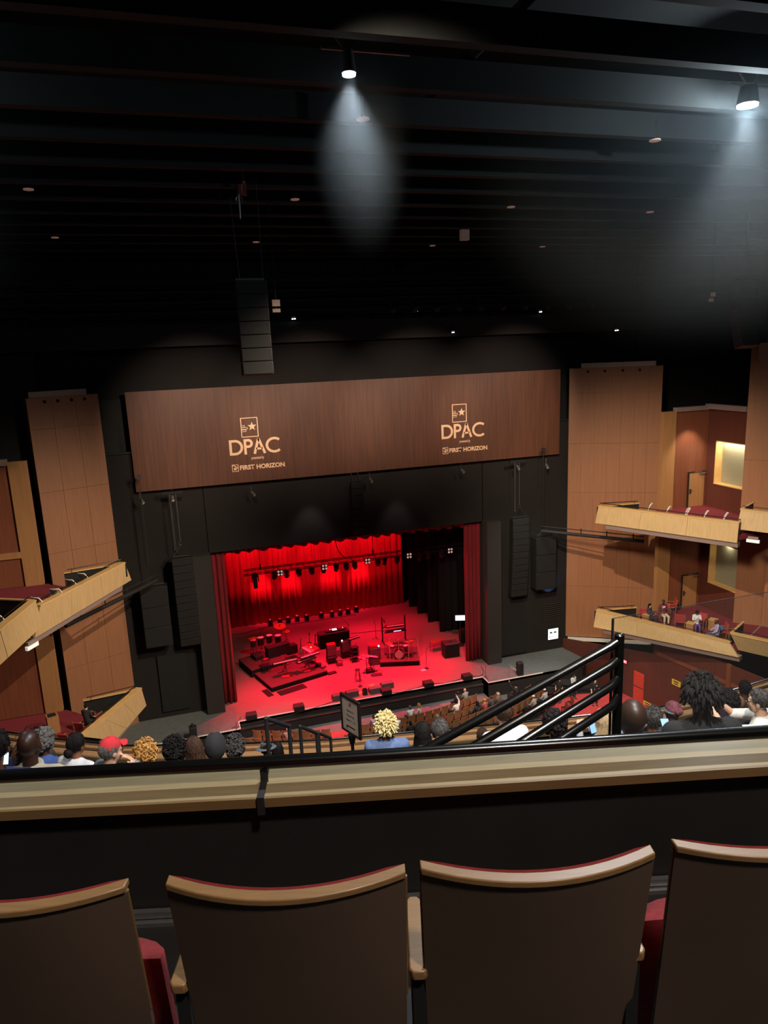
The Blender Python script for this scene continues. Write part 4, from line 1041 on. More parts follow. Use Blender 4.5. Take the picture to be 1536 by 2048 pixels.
q = PZ(620, 1298, 0); guitar('sunburst guitar on a stand behind the tilted red-lit synthesizer', q, -.1, mat('sunburst', (130, 90, 60), .3))
q = PZ(632, 1301, 0); guitar('dark red guitar on a stand left of the black desk', q, .2, mat('oxblood', (90, 30, 32), .3))
# office chair and rack beside the amplifiers
q = PZ(679, 1331, 0)
c_ = thing('work_chair', 'grey chair standing between the two guitar amplifiers', 'chair', q)
MB().box((0, 0, .46), (.42, .42, .06)).obj('seat', M_grey, c_, bevel=.02); MB().box((0, .2, .82), (.36, .05, .5)).obj('backrest', M_grey, c_, bevel=.02)
for sx in (-1, 1):
    for sy in (-1, 1): MB().cyl((sx * .17, sy * .17, .45), (sx * .2, sy * .2, 0), .016, n=6).obj('leg', M_metal, c_)
q = PZ(711, 1325, 0)
rk = thing('instrument_rack', 'dark open rack right of the guitar amplifiers', 'rack', q + V((0, .2, 0)), .1)
for k in range(4): MB().box((0, 0, .18 + .3 * k), (.5, .45, .04)).obj('shelf', M_blk2, rk)
for sx in (-1, 1):
    for sy in (-1, 1): MB().bar((sx * .24, sy * .21, 0), (sx * .24, sy * .21, 1.2), .03).obj('post', M_blk2, rk)
MB().box((0, 0, .75), (.4, .36, .5)).obj('unit', M_blackcloth, rk)
keyboard('narrow pale keyboard on the rack right of the guitar amplifiers', PZ(697, 1279.5, 1.32), PZ(717, 1273, 1.32), .3)
keyboard('small pale sampler keyboard tilted before the bass stack', PZ(735, 1312, 1.05), PZ(757, 1315, 1.05), .34)
q = PZ(746, 1340, 0); xstand('crossed black stand under the small sampler keyboard', q + V((0, .1, 0)), 0, .5, .98, .32)
# electronic pads
q = PZ(734, 1345, 0)
ep = thing('pad_rack', 'rack of small red-lit electronic drum pads left of the sampler', 'drum set', q)
MB().cyl((0, 0, 0), (0, 0, 1.05), .02, n=8).bar((-.45, 0, 1.02), (.3, 0, 1.02), .03).obj('pole', M_blk2, ep)
b = MB()
for k in range(3):
    a = 2 * PI * k / 3; b.cyl((0, 0, .3), (.3 * math.cos(a), .3 * math.sin(a), 0), .014, n=6)
b.obj('base', M_blk2, ep)
for x, y, z in ((-.42, .05, 1.12), (-.15, .15, 1.16), (.12, .02, 1.12), (-.2, -.12, 1.06)): MB().cyl((x, y, z), (x + .0, y - .02, z + .04), .12, n=14).obj('pad', M_redgear, ep)
o = MB().box((0, 0, .1), (.5, .35, .2)).obj('pedal_case', M_blk2, bevel=.02); o.location = PZ(735, 1342, 0) + V((.1, -.25, 0)); tag(o, 'low black case at the foot of the pad rack', 'case')
o = MB().box((0, 0, .05), (.6, .3, .1)).obj('pedal_board', M_blk2, bevel=.02); o.location = PZ(664, 1347, 0); o.rotation_euler.z = .2; tag(o, 'black pedal board on the floor right of the left riser', 'pedal')
o = MB().box((0, 0, .02), (.75, .4, .04)).obj('pedal_board', M_blk2, bevel=.01); o.location = PZ(753, 1350, 0); o.rotation_euler.z = -.1; tag(o, 'flat dark pedal board on the floor before the sampler stand', 'pedal')
# clear drum shield
sh = thing('drum_shield', 'clear five-panel drum shield standing round the drum kit', 'screen', ((D0.x + D1.x) / 2 - .15, (D0.y + D1.y) / 2 + .2, .36), DRZ)
sp = [(-1.35, .85), (-.95, .2), (-.33, .0), (.33, .0), (.98, .05), (1.35, .7)]
for (x0, y0), (x1, y1) in zip(sp, sp[1:]):
    pn = MB().slab([(x0, y0, .02), (x1, y1, .02), (x1, y1, 1.55), (x0, y0, 1.55)], (0, .008, 0)).obj('shield_panel', M_glass, sh, smooth=0)
for x, y in sp[1:-1]: MB().bar((x, y, .0), (x, y, 1.55), .035, .02).obj('hinge_strip', mat('acrylic_edge', (230, 170, 165), .3), sh)
# keyboard rig behind the drums
q0, q1 = PZ(771, 1254, 1.3), PZ(808, 1249, 1.3)
keyboard('pale keyboard on the rig behind the drum kit', q0, q1, .4)
rg = thing('keyboard_rig', 'black keyboard rig with tall posts and lit displays behind the drum kit', 'stand', ((q0.x + q1.x) / 2, (q0.y + q1.y) / 2 + .1, 0), math.atan2(q1.y - q0.y, q1.x - q0.x))
rl = (q1 - q0).length
for k in (-1, 1): MB().bar((k * rl * .62, .25, 0), (k * rl * .62, .25, 1.95), .09, .07).bar((k * rl * .62, -.3, .03), (k * rl * .62, .5, .03), .06, .05).obj('post', M_blk2, rg)
MB().bar((-rl * .62, .1, 1.2), (rl * .62, .1, 1.2), .05, .06).bar((-rl * .6, -.25, .9), (rl * .6, -.25, .9), .05, .06).obj('crossbar', M_blk2, rg)
MB().box((0, -.3, 1.0), (rl * 1.05, .3, .12)).obj('second_keyboard', M_blk2, rg)
MB().box((.1, -.46, 1.02), (rl * .4, .01, .05)).obj('lit_display', emis('display_blue', (190, 190, 255), 2.2), rg)
for k in (-1, 1): MB().bar((k * rl * .62, .2, 1.95), (k * rl * .38, -.05, 1.35), .03, .03).obj('boom', M_redgear, rg)
o = MB().box((0, 0, 0), (.02, .3, .22)).obj('tablet', mat('tablet_dark', (60, 55, 60), .3)); o.location = rg.location + V((-rl * .55, 0, 1.75)); tag(o, 'small tablet clipped to the left post of the rig behind the drums', 'tablet')
# black case and board at the right
q = PZ(907, 1317, 0); amp('stage_cabinet', 'black speaker cabinet standing near the right leg curtain', q + V((.0, .5, 0)), 1.1, .7, 1.05, -.05, grille=M_blackcloth)
o = MB().box((0, 0, .62), (.9, .5, .03)).obj('road_table', M_redgear); o.location = PZ(878, 1303, 0) + V((0, .3, 0)); o.rotation_euler.z = .3
tbq = o.location.copy(); COL.objects.unlink(o); bpy.data.objects.remove(o)
rt = thing('folding_table', 'reddish folding table left of the black speaker cabinet', 'table', tbq, .3)
MB().box((0, 0, .72), (1.1, .5, .03)).obj('tabletop', M_wallwood, rt)
for sx in (-1, 1):
    for sy in (-1, 1): MB().cyl((sx * .5, sy * .2, 0), (sx * .5, sy * .2, .71), .015, n=6).obj('leg', M_blk2, rt)
# monitor screen glowing in the right wing
q = PY(925, 1237, 45)
mn = thing('monitor_screen', 'glowing screen in the dark wing beside the right leg curtain', 'screen', (q.x - .1, 45.2, 0), -.35)
MB().box((0, 0, q.z), (.75, .05, .45)).obj('bezel', M_blk2, mn); MB().box((0, -.03, q.z), (.68, .01, .38)).obj('display', emis('screen_blue', (190, 215, 255), 2.5), mn)
MB().cyl((0, .03, 0), (0, .03, q.z), .03, n=8).cyl((0, .03, 0), (0, .03, .03), .3, n=16).obj('stand', M_blk2, mn)
o = MB().box((0, 0, .5), (.9, .5, 1.0)).obj('utility_desk', M_blackcloth); o.location = (q.x + .55, 45.7, 0); tag(o, 'dark utility desk in the right wing under the glowing screen', 'desk')
# wedge monitors, front fills, small lamp, papers
def wedge(label, c, rz, w=.66):
    t = thing('wedge_monitor', label, 'speaker', c, rz, 'wedge monitors at the stage front')
    pr = [(-.25, 0), (.25, 0), (.25, .16), (.02, .40), (-.25, .34)]
    b = MB(); b.add([(-w / 2, y, z) for y, z in pr] + [(w / 2, y, z) for y, z in pr], [(4, 3, 2, 1, 0), (5, 6, 7, 8, 9)] + [(i, (i + 1) % 5, 5 + (i + 1) % 5, 5 + i) for i in range(5)])
    b.obj('cabinet', M_grey, t, bevel=.012)
    MB().slab([(-w * .46, .245, .18), (w * .46, .245, .18), (w * .46, .045, .375), (-w * .46, .045, .375)], (0, .006, .008)).obj('grille', M_grey, t)
    return t
for i, (x, y) in enumerate(((679, 1401), (706, 1394), (752, 1387), (776, 1377))):
    q = PZ(x, y, 0); wedge(f'grey wedge monitor at the stage front, {ORD[i]} from the left', q + V((0, .25, 0)), .03, .8)
for i, (x, y) in enumerate(((506, 1446), (600, 1424), (773, 1388), (858, 1374), (936, 1360))):
    q = PZ(x, y, 0); o = thing('front_fill_speaker', f'low black box speaker on the stage edge, {ORD[i]} from the left', 'speaker', (q.x, 40.02, 0), 0, 'box speakers on the stage edge')
    MB().box((0, 0, .16), (.62, .5, .32)).obj('cabinet', M_blk2, o, bevel=.01); MB().box((0, -.255, .16), (.56, .012, .26)).obj('grille', M_blackcloth, o)
q = PZ(730, 1389, 0); m = mover('floor_par_light', 'small black lamp on the stage floor between the wedge monitors', 'stage light', False, .85, -25); m.location = q
for i, (x, y, w, h, lab) in enumerate(((722, 1385, .5, .3, 'yellow set list sheet lying left of the small floor lamp'), (737, 1381, .3, .26, 'yellow set list sheet lying right of the small floor lamp'), (743, 1370, .34, .24, 'yellow set list sheet lying behind the wedge monitors'), (847, 1340, .36, .28, 'white set list sheet at the base of the straight microphone stand'))):
    o = MB().box((0, 0, .004), (w, h, .004)).obj('set_list', M_paper if 'white' in lab else M_yellow); o.location = PZ(x, y, 0); o.rotation_euler.z = .1; tag(o, lab, 'paper')
def cable(label, pts, r=.018):
    o = MB().tube(pts, r, 6).obj('stage_cable', M_cable); tag(o, label, 'cable'); return o
def smoothpts(P, n=6):
    out = []
    for i in range(len(P) - 1):
        p0, p1, p2, p3 = P[max(i - 1, 0)], P[i], P[i + 1], P[min(i + 2, len(P) - 1)]
        for k in range(n):
            t = k / n; out.append(.5 * ((2 * p1) + (p2 - p0) * t + (2 * p0 - 5 * p1 + 4 * p2 - p3) * t * t + (-p0 + 3 * p1 - 3 * p2 + p3) * t ** 3))
    return out + [P[-1]]
cable('black cable along the floor from the left leg to the moving lights', smoothpts([PZ(x, y, .02) for x, y in ((458, 1270), (490, 1266), (515, 1259), (540, 1253), (600, 1246), (660, 1237), (712, 1229))]))
cable('black cable along the stage edge left of the sign', smoothpts([PZ(x, y, .02) for x, y in ((483, 1451), (506, 1446), (540, 1440), (572, 1432), (600, 1424), (640, 1412), (668, 1402))]))
cable('black cable along the stage edge behind the box speakers, right half', smoothpts([PZ(x, y, .02) for x, y in ((776, 1386), (800, 1384), (830, 1377), (858, 1368), (890, 1366), (915, 1360), (936, 1353), (960, 1352), (967, 1344), (962, 1332))]))
cable('black cable from the desk to the keyboard rig behind the drums', smoothpts([PZ(x, y, .02) for x, y in ((701, 1267), (725, 1265), (750, 1262), (775, 1262))]))

# hung loudspeakers --------------------------------------------------------------------------------------
def linearray(label, c, n, w, h, d, curve=0.0, rig=True, cables=3.4):
    t = thing('line_array', label, 'loudspeaker', c)
    z = 0.0; y = 0.0; a = 0.0
    for k in range(n):
        M = MX.Rotation(R_(a), 3, 'X')
        ctr_ = V((0, y, z - h / 2))
        o = MB().box(ctr_, (w, d, h * .95), M=M).obj('cabinet', M_grey if False else M_array, t, bevel=.012)
        q = ctr_ + M @ V((0, -d / 2 - .004, 0))
        MB().box(q, (w * .95, .012, h * .84), M=M).obj('grille', M_arrayg, o)
        MB().ell(ctr_ + M @ V((-w * .36, -d / 2 - .012, -h * .3)), .012, None, 6, 4).obj('badge', M_alu, o)
        z -= h * math.cos(R_(a)); y += h * math.sin(R_(a)) * 1.0; a += curve
    if rig:
        r = MB().box((0, 0, .08), (w * .9, .12, .08)).bar((-w * .42, -.1, .06), (0, 0, .75), .02).bar((w * .42, -.1, .06), (0, 0, .75), .02); r.torus((0, 0, .82), .09, .015, MX.Rotation(PI / 2, 3, 'X'), 12, 5)
        r.obj('fly_frame', M_metal, t)
        cbs = MB().cyl((0, 0, .9), (0, 0, cables), .022, n=6).cyl((-.35, 0, .45), (-.35, 0, cables), .018, n=6).cyl((-.28, 0, .45), (-.28, 0, cables), .012, n=6); cbs.obj('hanging_cable', M_alu, t)
        MB().box((-.15, 0, cables + .06), (1.1, .16, .12)).obj('top_beam', M_blk2, t)
    return t
M_array = mat('array_paint', (30, 28, 27), .6, vary=.1); M_arrayg = mat('array_grille', (26, 24, 23), .8, vary=.12, scale=40)
linearray('tall black line array of loudspeakers hung left of the stage', (.32, 41.3, 10.02), 12, 1.18, .45, .5, .6, True, 3.7)
linearray('tall black line array of loudspeakers hung right of the stage', (21.68, 41.3, 10.0), 12, 1.18, .45, .5, .6, True, 3.7)
linearray('slim black line array hung above the centre of the stage opening', (10.8, 41.35, 13.4), 8, .74, .40, .4, 1.2, False); MB().bar((-.2, 0, 0), (-.2, .45, .55), .04).bar((.2, 0, 0), (.2, .45, .55), .04).obj('hanger', M_blk2, COL.objects['line_array.002'])
for lab, x in (('large black bass speaker stack hung left of the left line array', -1.42), ('large black bass speaker stack lit blue below, right of the right line array', 23.58)):
    t = thing('bass_speaker_stack', lab, 'loudspeaker', (x, 41.5, 8.5))
    for k in range(3):
        o = MB().box((0, 0, -.6 - 1.2 * k), (1.5, .8, 1.18)).obj('cabinet', M_array, t, bevel=.015); MB().box((0, -.405, -.6 - 1.2 * k), (1.4, .012, 1.08)).obj('grille', M_arrayg, o)
    MB().bar((-.6, 0, .08), (.6, 0, .08), .1).cyl((-.25, 0, .1), (-.25, 0, 4.7), .02, n=6).cyl((-.5, 0, .1), (-.1, 0, .3), .014, n=6).obj('hanging_cable', M_metal, t)
sp_l = light('SPOT', 'blue_wing_light', (24.3, 41.6, 4.0), 60, (.25, .45, 1), (24.4, 42, 5.6), .02, 100)
# large dark array high in the house at the left, with its chain hoist
q = PY(500, 562, 24)
la = linearray('large dark line array hung high in the house on an orange hoist', (q.x, 24, q.z), 7, .98, .42, .5, -1, False)
MB().cyl((-.32, 0, .02), (-.42, 0, 2.45), .012, n=6).cyl((.42, 0, .02), (.42, 0, 4.08), .010, n=6).bar((-.45, 0, .05), (.45, 0, .05), .06).obj('chain', M_metal, la)
q = PY(480, 375, 24)
ho = thing('chain_hoist', 'orange chain hoist under an orange bracket on the dark ceiling', 'hoist', (q.x, 24, q.z))
MB().box((-.24, 0, .52), (.62, .09, .1)).bar((.1, 0, .55), (.13, 0, .1), .09).obj('bracket', M_orange, ho); MB().cyl((0, 0, -.2), (0, 0, .08), .12, n=12).box((.12, 0, -.06), (.14, .16, .34)).obj('motor', mat('hoist_red', (110, 40, 32), .5), ho)
MB().cyl((-.06, 0, -.9), (-.06, 0, -.2), .03, n=8).torus((-.06, 0, -.35), .1, .025, MX.Rotation(PI / 2, 3, 'X'), 12, 5).obj('hook', M_metal, ho)
q = PY(1490, 560, 27)
lb = linearray('large dark line array hung high in the house at the right edge', (q.x, 27, q.z), 7, .98, .42, .5, -3, False); MB().cyl((0, 0, 0), (0, 0, 27.48 - q.z), .02, n=6).bar((-.45, 0, .05), (.45, 0, .05), .06).obj('chain', M_metal, lb)

# lighting booms at the sides of the stage
for lab, p, q in (('long black pipe boom slanting under the left upper box', PZ(131, 1252, 8.9), PZ(313, 1161, 9.05)), ('long black pipe boom before the right tower wall', PZ(1083, 1062, 9.05), PZ(1288, 1083, 8.9))):
    t = thing('lighting_boom', lab, 'boom', p); d = q - p
    MB().tube([(0, 0, 0), d], .11, 12).obj('pipe', M_blk2, t)
    MB().tube([(0, 0, .32), d + V((0, 0, .32))], .03, 8).obj('upper_pipe', M_blk2, t)
    b = MB()
    for k in (.05, .15, .4, .65, .9): b.bar(d * k, d * k + V((0, 0, .42)), .05, .05)
    b.obj('bracket', M_blk2, t)
for lab, x, y0, y1 in (('thin steel rope holding the inner end of the left boom', 298, 1130, 985), ('thin steel rope holding the inner end of the right boom', 1086, 1050, 935)):
    a = PY(x if x < 600 else 1086, y0, 41.2); o = MB().cyl((0, 0, 0), (0, 0, 5.0), .022, n=6).box((0, 0, 5.0), (.2, .2, .25)).obj('steel_rope', M_metal); o.location = a; tag(o, lab, 'rope')
# spot clamps under the header
for i, (x, y) in enumerate(((281, 1000), (503, 985), (739, 958), (922, 940), (1092, 930), (345, 994), (1034, 933))):
    q = PY(x, y, 41.4); o = thing('clamp_light', f'small spotlight clamped under the header panel, {ORD[sorted([281,503,739,922,1092,345,1034]).index(x)]} from the left', 'stage light', (q.x, 41.4, q.z), rnd.uniform(-.6, .6), 'clamp lights under the header')
    MB().cyl((0, 0, .05), (.12, -.18, -.16), .08, .1, 10).obj('body', M_grey, o); MB().bar((0, 0, 0), (0, .02, .42), .03).obj('clamp', M_metal, o)
    MB().cyl((.12, -.18, -.16), (.13, -.19, -.17), .09, n=10).obj('lens', M_lens, o)
# lit safety sign on the dark wall at the right of the stage
ss = thing('lit_wall_sign', 'glowing white square sign on the dark wall right of the stage', 'sign', (24.68, 42.05, 1.17))
MB().box((0, 0, 0), (.86, .06, .86)).obj('housing', M_blk2, ss); MB().box((0, -.035, 0), (.78, .012, .78)).obj('face', emis('sign_white', (225, 245, 230), 2.4), ss)
k = MB().box((-.17, -.045, .12), (.2, .006, .12)).box((.15, -.045, .12), (.2, .006, .12))
for i in range(4): k.box((-.25 + .16 * i, -.045, -.2 + .015 * (i % 2)), (.1, .006, .045))
k.obj('sign_marking', mat('sign_grey', (90, 100, 95), .6), ss)
# odd pieces on the side aprons
q = PZ(1041, 1351, 0)
o = thing('column_speaker', 'black upright speaker on the grey apron right of the stage', 'speaker', q); MB().box((0, .1, .45), (.38, .4, .9)).obj('cabinet', M_blk2, o, bevel=.04); MB().box((0, -.105, .5), (.3, .012, .7)).obj('grille', M_blackcloth, o)
q = PZ(388, 1480, 0); o = thing('column_speaker', 'black upright speaker on the grey apron left of the stage', 'speaker', q); MB().box((0, .1, .4), (.42, .4, .8)).cyl((0, .1, .8), (0, .1, 1.0), .1, .06, 10).obj('cabinet', M_blk2, o, bevel=.04)
o = MB().tube([PZ(1018, 1328, .9), PZ(1033, 1340, .55)], .015, 6).tube([PZ(1020, 1333, .7), PZ(1033, 1341, .5)], .012, 6).tube([PZ(1018, 1328, .9), V((PZ(1018, 1328, .9).x, PZ(1018, 1328, .9).y, 0))], .012, 6).obj('music_stand', M_alu); tag(o, 'pale metal stand leaning beside the right apron speaker', 'stand')
# louvred panel on the dark wall
lv = thing('louvre_panel', 'dark ribbed louvre panel on the wall right of the stage', 'panel', (24.6, 42.06, 3.4))
for k in range(9): MB().box((0, 0, -.15 * k + .0), (1.3, .06, .05)).obj('slat', M_portal, lv)
# recess panels on dark side walls
for lab, x, z, w, h in (('plain black panel low on the dark wall left of the stage', -.9, 2.2, 1.6, 3.6), ('plain black panel low on the dark wall right of the stage', 21.6, 1.9, 1.9, 3.4)):
    o = MB().box((0, 0, 0), (w, .06, h)).obj('wall_panel', M_black); o.location = (x, 42.0, z); tag(o, lab, 'panel')
# ================================================================== HOUSE: orchestra seats, box chairs, ceiling fixtures, lights
oc = V((10.9, 54.2, 0))
os0 = make_seat('orchestra_seat', 'x', 'seat', M_orchback, 'orchestra seats', M_seatwood, False)
rows_o = [('front', 17.0, 3.2, 17.4, -1.05, (8.0,)), ('second', 17.95, 2.6, 18.3, -1.0, (7.6,)), ('third', 18.9, 8.0, 21.0, -.95, (18.6,)), ('fourth', 19.85, 14.0, 21.8, -.88, ()), ('fifth', 20.8, 15.5, 22.2, -.8, ())]
firsto = True; OSEATS = {}
for rn, rad, xa, xb, z, gaps in rows_o:
    a0 = math.asin((xa - oc.x) / rad); a1 = math.asin((xb - oc.x) / rad); n = int((a1 - a0) * rad / .575); OSEATS[rn] = []
    for k in range(n):
        a = a0 + (k + .5) * .575 / rad; x, y = oc.x + rad * math.sin(a), oc.y - rad * math.cos(a)
        if any(abs(x - g) < .55 for g in gaps): continue
        OSEATS[rn].append((x, y, z, a))
    N = len(OSEATS[rn])
    for k, (x, y, z, a) in enumerate(OSEATS[rn]):
        if k < N / 2: lab = f'wooden-backed orchestra seat in the {rn} row below the stage, {ORD[k]} from the left end'
        else: lab = f'wooden-backed orchestra seat in the {rn} row below the stage, {ORD[N - 1 - k]} from the right end'
        if firsto: os0.location = (x, y, z); os0.rotation_euler.z = a; os0['label'] = lab; firsto = False
        else: dup(os0, (x, y, z), a, lab)
for k, (x, y) in enumerate(((1083, 1441), (1097, 1432), (1131, 1412), (1143, 1401))):
    q = PZ(x, y, -.35); dup(os0, (q.x, q.y, -1.04), R_(78), f'red orchestra seat turned sideways at the right block, {ORD[k]} from the front left', 'sideways orchestra seats')
# box chairs
M_boxred = mat('box_chair_fabric', (176, 52, 60), .9, vary=.12, scale=40)
def box_chair(label, c, rz, group='box chairs'):
    t = thing('box_armchair', label, 'chair', c, rz, group)
    MB().box((0, .02, .44), (.48, .46, .08)).obj('seat', M_boxred, t, bevel=.02)
    MB().slab([(-.23, -.20, .5), (.23, -.20, .5), (.23, -.30, .92), (-.23, -.30, .92)], (0, .05, .01)).obj('backrest', M_boxred, t, smooth=0, bevel=.01)
    for s in (-1, 1):
        MB().bar((s * .26, -.18, 0), (s * .26, -.30, .95), .04).obj('leg', M_seatwood, t)
        MB().bar((s * .26, .24, 0), (s * .26, .24, .66), .04).obj('leg', M_seatwood, t)
        MB().bar((s * .26, -.25, .66), (s * .26, .27, .66), .05, .03).obj('armrest', M_seatwood, t)
    return t
ZL = 4.2
chs = [(1287, 1226, -30, 'red box armchair at the stage end of the right lower box'), (1331, 1221, 150, 'red box armchair under the person in the maroon hoodie'),
       (1343, 1209, 62, 'red box armchair standing against the wall left of the lower box door'), (1360, 1238, -38, 'empty red box armchair in the middle of the right lower box, facing the hall'),
       (1401, 1240, 118, 'red box armchair under the person in the white and black top'), (1443, 1258, 60, 'red box armchair under the person in the lavender shirt'), (1465, 1264, 60, 'empty red box armchair at the right end of the lower box')]
BOXCH = []
for x, y, rz, lab in chs:
    q = PZ(x, y, ZL + .55); BOXCH.append((q, rz)); box_chair(lab, (q.x, q.y, ZL), R_(rz))
for x, y, rz, lab in ((187, 1424, -28, 'red box armchair nearest the stage in the left lower box'), (164, 1447, -30, 'red box armchair holding the person in black in the left lower box'), (133, 1470, -30, 'empty red box armchair behind the seated person in the left lower box')):
    q = PZ(x, y, ZL + .75); box_chair(lab, (q.x, q.y, ZL), R_(rz))
def pedestal(label, c, rz, s=(.42, .42, .62)):
    t = thing('side_table', label, 'table', c, rz)
    MB().box((0, 0, s[2] / 2), s).obj('body', M_pil, t, smooth=0); MB().box((0, 0, s[2] + .012), (s[0] + .04, s[1] + .04, .03)).obj('tabletop', M_trim, t)
    return t
for x, y, lab in ((1294, 1228, 'small wooden pedestal table beside the two people at the stage end'), (1382, 1246, 'small wooden pedestal table in front of the person in the white and black top'), (1427, 1239, 'small wooden pedestal table behind the person in the lavender shirt'), (1533, 1268, 'small wooden pedestal table in the nearest lower box at the right edge')):
    q = PZ(x, y, ZL + .62); pedestal(lab, (q.x, q.y, ZL), R_(30))
q = PZ(1383, 1242, ZL + .65); o = MB().cyl((0, 0, 0), (0, 0, .11), .035, .04, 10).obj('drink_cup', M_blk2); o.location = (q.x, q.y, ZL + .65); tag(o, 'small dark cup on the pedestal table in the right lower box', 'cup')
q = PZ(104, 1434, ZL + .75); pd = thing('litter_bin', 'square wooden litter bin with a dark opening in the left lower box', 'bin', (q.x, q.y, ZL), .3)
MB().box((0, 0, .42), (.5, .5, .84)).obj('body', M_pil, pd, smooth=0); MB().box((0, 0, .85), (.34, .34, .03)).obj('opening', M_black, pd)
bw = MB().slab([PZ(-60, 1412, 5.2), PZ(84, 1376, 5.2), V((PZ(84, 1376, 5.2).x, PZ(84, 1376, 5.2).y, 3.9)), V((PZ(-60, 1412, 5.2).x, PZ(-60, 1412, 5.2).y, 3.9))], (.0, .25, 0)).obj('partition_screen', M_portal, smooth=0)
tag(bw, 'dark grey partition behind the litter bin in the left lower box', 'partition')
# mesh-backed chairs in the upper boxes
def mesh_chair(label, c, rz):
    t = thing('mesh_chair', label, 'chair', c, rz, 'upper box chairs')
    def bk(u, v):
        x = (u - .5) * 2; rr = 1 - .25 * max(0, v - .6) / .4 * abs(x)
        return (x * .25 * rr, -.20 - .16 * v * v - .02 + .05 * x * x, .52 + .44 * v)
    MB().shell(bk, 8, 6, (0, .012, 0)).obj('backrest', mat('chair_mesh', (176, 168, 158), .7), t)
    rim = [V(bk(0, v / 6)) for v in range(7)] + [V(bk(u / 8, 1)) for u in range(1, 9)] + [V(bk(1, 1 - v / 6)) for v in range(1, 7)]
    MB().tube(rim, .022, 6).obj('back_frame', M_white, t)
    MB().box((0, .02, .46), (.46, .44, .05)).obj('seat', M_white, t, bevel=.02)
    MB().cyl((0, 0, .03), (0, 0, .44), .03, n=8).obj('column', M_metal, t)
    b = MB()
    for k in range(5): b.bar((0, 0, .05), (.27 * math.cos(k * 1.257), .27 * math.sin(k * 1.257), .02), .03)
    b.obj('base', M_metal, t)
    return t
ZU = 10.8
for i, (x, y) in enumerate(((1291, 1012), (1327, 1018), (1366, 1022), (1402, 1027), (1441, 1031))):
    q = PZ(x, y, ZU + .8); mesh_chair(f'white-rimmed chair behind the right upper box front, {ORD[i]} from the stage end', (q.x, q.y, ZU), R_(48 + 10 * (i == 2)))
for i, (x, y) in enumerate(((173, 1149), (149.5, 1161.5), (117, 1180), (83, 1197), (7, 1231))):
    q = PZ(x, y, ZU + .8 + (.5 if i == 4 else 0)); mesh_chair(f'white-rimmed mesh chair behind the left upper box front, {ORD[i]} from the stage end', (q.x, q.y, ZU + (.5 if i == 4 else 0)), R_(-38 + 18 * (i == 2)))

# exit sign, yellow notices and switches on the lower right wall
a = PL(1251, 1322, wA, wB); yaw = math.atan2(LW.y, LW.x)
ex = thing('exit_sign', 'red lit EXIT sign on the dark wood wall beside the red door', 'sign', (a.x - .08, a.y, a.z), yaw)
MB().box((0, 0, 0), (.5, .06, .26)).obj('housing', M_blk2, ex); MB().box((0, -.034, 0), (.46, .008, .22)).obj('face', emis('exit_red', (255, 60, 70), 1.6), ex)
lettering('EXIT', .2, emis('exit_white', (255, 225, 225), 2.0), ex, (0, -.045, -.07), align='CENTER', bold=.006)
ex.rotation_euler.z = yaw
for lab, x, y in (('yellow notice on the dark wood wall left of the dreadlocked head', 1354, 1366), ('yellow notice low on the dark wood wall, above the short-haired head', 1296, 1409)):
    a = PL(x, y, wA, wB); n = thing('wall_notice', lab, 'sign', (a.x - .05, a.y, a.z), yaw)
    MB().box((0, 0, 0), (.62, .03, .34)).obj('board', M_yellow, n)
    k = MB()
    for r in range(2): k.box((0, -.018, .07 - .13 * r), (.36 - .1 * r, .004, .06))
    k.obj('notice_lines', M_letdark, n)
# stage-right equipment: table, cases and cart near the side door
q = PZ(1118, 1402, -1.05)
tt = thing('equipment_cart', 'black equipment cart beside the right end of the stage', 'cart', (q.x + .3, q.y + .6, -1.04), -.4)
MB().box((0, 0, .55), (2.0, .7, .5)).obj('body', M_blk2, tt, bevel=.02); MB().box((0, 0, .95), (2.1, .8, .06)).obj('tabletop', M_blk2, tt)
for sx in (-1, 1):
    for sy in (-1, 1): MB().cyl((sx * .8, sy * .25, 0), (sx * .8, sy * .25, .3), .05, n=8).obj('leg', M_blk2, tt)
q = PZ(1172, 1388, -1.05); t2 = thing('folding_table', 'black folding table beside the standing usher', 'table', (q.x, q.y + .3, -1.04), -.4)
MB().box((0, 0, .74), (1.5, .6, .04)).obj('tabletop', M_blk2, t2)
for sx in (-1, 1): MB().bar((sx * .6, -.25, .72), (sx * .45, .25, 0), .03).bar((sx * .6, .25, .72), (sx * .45, -.25, 0), .03).obj('leg', M_alu, t2)

# ceiling fixtures ---------------------------------------------------------------------------------------
for i, (x, y) in enumerate(((57, 380), (110, 476), (512, 485), (590, 400), (726, 240), (865, 492), (1022, 415), (1085, 494), (1300, 425), (1310, 282))):
    q = PZ(x, y, 26.12)
    t = thing('ceiling_disc', f'pale round disc fixture under the black ceiling, {ORD[i]} from the left', 'ceiling light', q, 0, 'round ceiling discs')
    MB().cyl((0, 0, 0), (0, 0, .03), .15, .15, 24).obj('plate', mat('disc_white_glow', (235, 200, 180), .5, emit=(235, 190, 170), estr=.10), t)  # weak emission stands for room light caught by the white disc
    MB().cyl((0, 0, .03), (0, 0, .5), .04, n=8).obj('stem', M_black, t)
def bigLamp(name, label, q, r=.12):
    t = thing(name, label, 'ceiling light', q)
    MB().cyl((0, 0, .03), (0, 0, .40), r + .02, r * .8, 20).obj('housing', M_black, t)
    MB().cyl((0, 0, -.01), (0, 0, .03), r, n=20).obj('lens', emis('lamp_daylight', (235, 244, 255), 30), t)
    MB().bar((-.02, 0, .38), (-.8, 0, 1.25), .03).bar((.02, 0, .38), (.8, 0, 1.25), .03).bar((-.5, 0, .42), (1.2, 0, .42), .05).obj('bracket', M_alu, t)
    return t
LP = PZ(698, 150, 26.0); LQ = PZ(1495, 212, 26.0)
